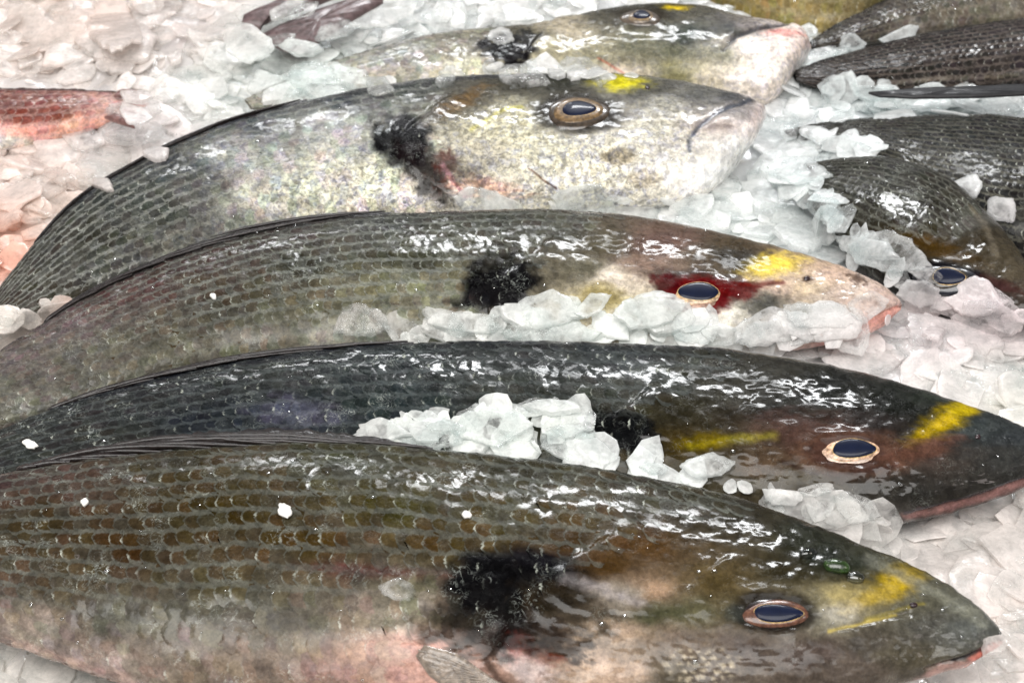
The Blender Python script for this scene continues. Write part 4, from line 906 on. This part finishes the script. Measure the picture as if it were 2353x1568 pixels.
for lab, qs in bins.items():
    qs.sort(key=lambda q: q[2])
    for i, q in enumerate(qs):
        if len(qs) == 1: t = lab
        elif i == 0: t = 'leftmost '+lab
        elif i == len(qs)-1: t = 'rightmost '+lab
        else: t = ORD[min(i, 11)]+' from left '+lab
        put_flake(q[0], t, 'loose ice flakes')
# small chips nobody could count: the crushed ice between the flakes
lib = [flake_shape(10, 5000+i, 0.06) for i in range(14)]
CH = [[] for _ in lib]
EXTRA = [r[0] for r in REG if r[2] in ('ice flake on the belly of the bloodshot eyed bream', 'ice flake in the heap on the yellow browed bream', 'grey white ice flake heaped over the back of the farthest bream', 'ice flake between the two farthest breams', 'wet ice flake wedged between the two nearest breams', 'ice flake in the row below the black fin', 'ice flake under the tail of the silver cream bream')]
EXTRA += [[(640,230),(690,130),(820,95),(860,130),(760,215)], [(1780,380),(1900,430),(1960,520),(2070,590),(2070,640),(1900,560)], [(1850,190),(1990,180),(2010,220),(1850,240)], [(1780,270),(1880,290),(2030,345),(1880,372),(1790,400)], [(2060,680),(2352,690),(2352,740),(2060,740)], [(2080,1215),(2352,1175),(2352,1230),(2090,1260)]]
def chip(p, n, size):
    i = random.randrange(len(lib)); CH[i].append((p, n, size, random.uniform(0, 6.28), random.uniform(0.5, 1.0), random.uniform(0.04, 0.10)))
for _ in range(7600):
    x, y = random.uniform(-260, 2610), random.uniform(-220, 1760)
    h = hit(x, y)
    if h is None or h[2] >= 0: continue
    chip(h[0]+UPZ*random.uniform(-0.001, 0.0035), unit(h[1]*0.4+UPZ*0.6+np.array([random.gauss(0, .20), random.gauss(0, .17)-0.06, 0])), 0.0024+0.0095*random.random()**1.7)
for poly in EXTRA:
    P_ = np.array(poly); lo, hi_ = P_.min(0), P_.max(0); ar = abs(np.sum(P_[:, 0]*np.roll(P_[:, 1], -1)-P_[:, 1]*np.roll(P_[:, 0], -1)))/2
    k = 0
    while k < ar/(1100 if poly[0] in ((830,1000),(880,740)) else 700):
        x, y = random.uniform(lo[0], hi_[0]), random.uniform(lo[1], hi_[1])
        if not inside(np.array([x]), np.array([y]), poly)[0]: continue
        k += 1; h = hit(x, y)
        if h is None: continue
        chip(h[0]+h[1]*random.uniform(0.0, 0.0012), unit(h[1]*0.75+UPZ*0.25+np.array([random.gauss(0, .14), random.gauss(0, .14), 0])), 0.0018+0.006*random.random()**1.5)
cv, cf, ca, b0 = [], [], [], 0
for (S, F_), L_ in zip(lib, CH):
    if not L_: continue
    p = np.array([c[0] for c in L_]); n = np.array([c[1] for c in L_]); sz = np.array([c[2] for c in L_]); an = np.array([c[3] for c in L_]); el = np.array([c[4] for c in L_]); th = np.array([c[5] for c in L_])
    e1 = unit(np.cross(n, np.array([0.3, 1.0, 0.1]))); e2 = np.cross(n, e1)
    X = S[None, :, 0]*sz[:, None]; Y = S[None, :, 1]*(sz*el)[:, None]; Z = S[None, :, 2]*(sz*th)[:, None]
    c, s = np.cos(an)[:, None], np.sin(an)[:, None]; X, Y = X*c-Y*s, X*s+Y*c
    V = p[:, None]+X[..., None]*e1[:, None]+Y[..., None]*e2[:, None]+Z[..., None]*n[:, None]
    cv.append(V.reshape(-1, 3)); ca.append(np.repeat(RNG.random(len(L_)), len(S))); cf.append((F_[None]+(np.arange(len(L_))*len(S))[:, None, None]+b0).reshape(-1, 4)); b0 += V.shape[0]*V.shape[1]
ca = np.concatenate(ca); cv = np.concatenate(cv); cf = np.concatenate(cf)
o = add('crushed_ice', sharp_mesh('crushed_ice', cv, cf, M_CHIP, cols={'stain': np.concatenate([stain_at(cv), ca[:, None]], 1)})); o['kind'] = 'stuff'

# ------------------------------------------------------------------ small loose things on the fish
def bead(name, x, y, rx, ry, rot, h, mat, label, cat, group=None):
    p, n, _ = hit(x, y); th = np.linspace(0, 2*np.pi, 20, endpoint=False); la = np.linspace(-0.6, np.pi/2, 9)
    c, s = math.cos(rot), math.sin(rot)
    lx = np.cos(la)[:, None]*np.cos(th)*rx*(1+0.12*np.sin(th*2+x)); ly = np.cos(la)[:, None]*np.sin(th)*ry
    V = on_plane(x+lx*c-ly*s, y+lx*s+ly*c, p+n*0.0006, n)+n*(np.sin(la)*h)[:, None, None]
    if mat is M_GRAIN: V = V+n*(0.0003*(fbm(lx*0.25+x, ly*0.35+y, 3)-0.5))[..., None]+(V-V.mean((0, 1)))*(0.5*(vn(lx*0.16+x, ly*0.22+y, 5)-0.5))[..., None]
    off = V.reshape(-1, 3).mean(0)
    o = add(name, mesh(name, V.reshape(-1, 3)-off, grid_faces(9, 20, True), mat)); o.location = off
    return tag(o, label, cat, group)
for x, y, rx, ry, rot, lab in ((70,1020,17,10,0.2,'white grain on the dark flank at the left edge'),(194,1153,11,7,-0.4,'white grain near the left edge on the nearest bream'),(907,1014,15,7,0.15,'white grain beside the dorsal fin tip of the nearest bream'),(1072,1181,12,8,0.1,'white grain above the black blotch of the nearest bream'),(654,1172,16,14,0.7,'torn white grain in the middle of the nearest bream flank'),(490,681,8,6,0.3,'tiny white grain on the striped flank of the bloodshot eyed bream')):
    bead('white_grain', x, y, rx, ry, rot, 0.0006, M_GRAIN, lab, 'grain')
bead('green_bead', 1922, 1300, 34, 15, 0.15, 0.0014, M_GREEN, 'glossy dark green bead on the brow of the nearest bream', 'bead')
bead('water_drop', 1857, 1269, 20, 10, 0.0, 0.0010, M_WATER, 'clear water drop left of the green bead', 'water drop')
bead('water_drop', 1965, 1325, 24, 12, 0.2, 0.0010, M_WATER, 'clear water drop right of the green bead', 'water drop')
bead('water_drop', 2285, 1390, 12, 9, 0.6, 0.0010, M_WATER, 'clear water drop on the snout of the nearest bream', 'water drop')
# fine spray of droplets over the wet skin
dv, df, b0 = [], [], 0
th = np.linspace(0, 2*np.pi, 8, endpoint=False); la = np.linspace(-0.3, np.pi/2, 4)
D0 = np.stack([np.cos(la)[:, None]*np.cos(th), np.cos(la)[:, None]*np.sin(th), np.broadcast_to(np.sin(la)[:, None], (4, 8))], -1).reshape(-1, 3); DF = grid_faces(4, 8, True)
k = 0
while k < 260:
    x, y = random.uniform(0, PW), random.uniform(0, PH); h = hit(x, y)
    if h is None or h[2] < 0: continue
    if vn(np.array([x/60]), np.array([y/40]), 7)[0] < 0.5: k += 0.2; continue
    p, n, _ = h; r = 0.00016+0.0004*random.random()**3
    e1 = unit(np.cross(n, np.array([0.2, 1, 0.1]))); e2 = np.cross(n, e1)
    dv.append(p+n*0.0004+r*(D0[:, :1]*e1*random.uniform(1, 1.5)+D0[:, 1:2]*e2+D0[:, 2:]*n*0.6)); df.append(DF+b0); b0 += len(D0); k += 1
o = add('water_droplets', mesh('water_droplets', np.concatenate(dv), np.concatenate(df), M_WATER)); o['kind'] = 'stuff'
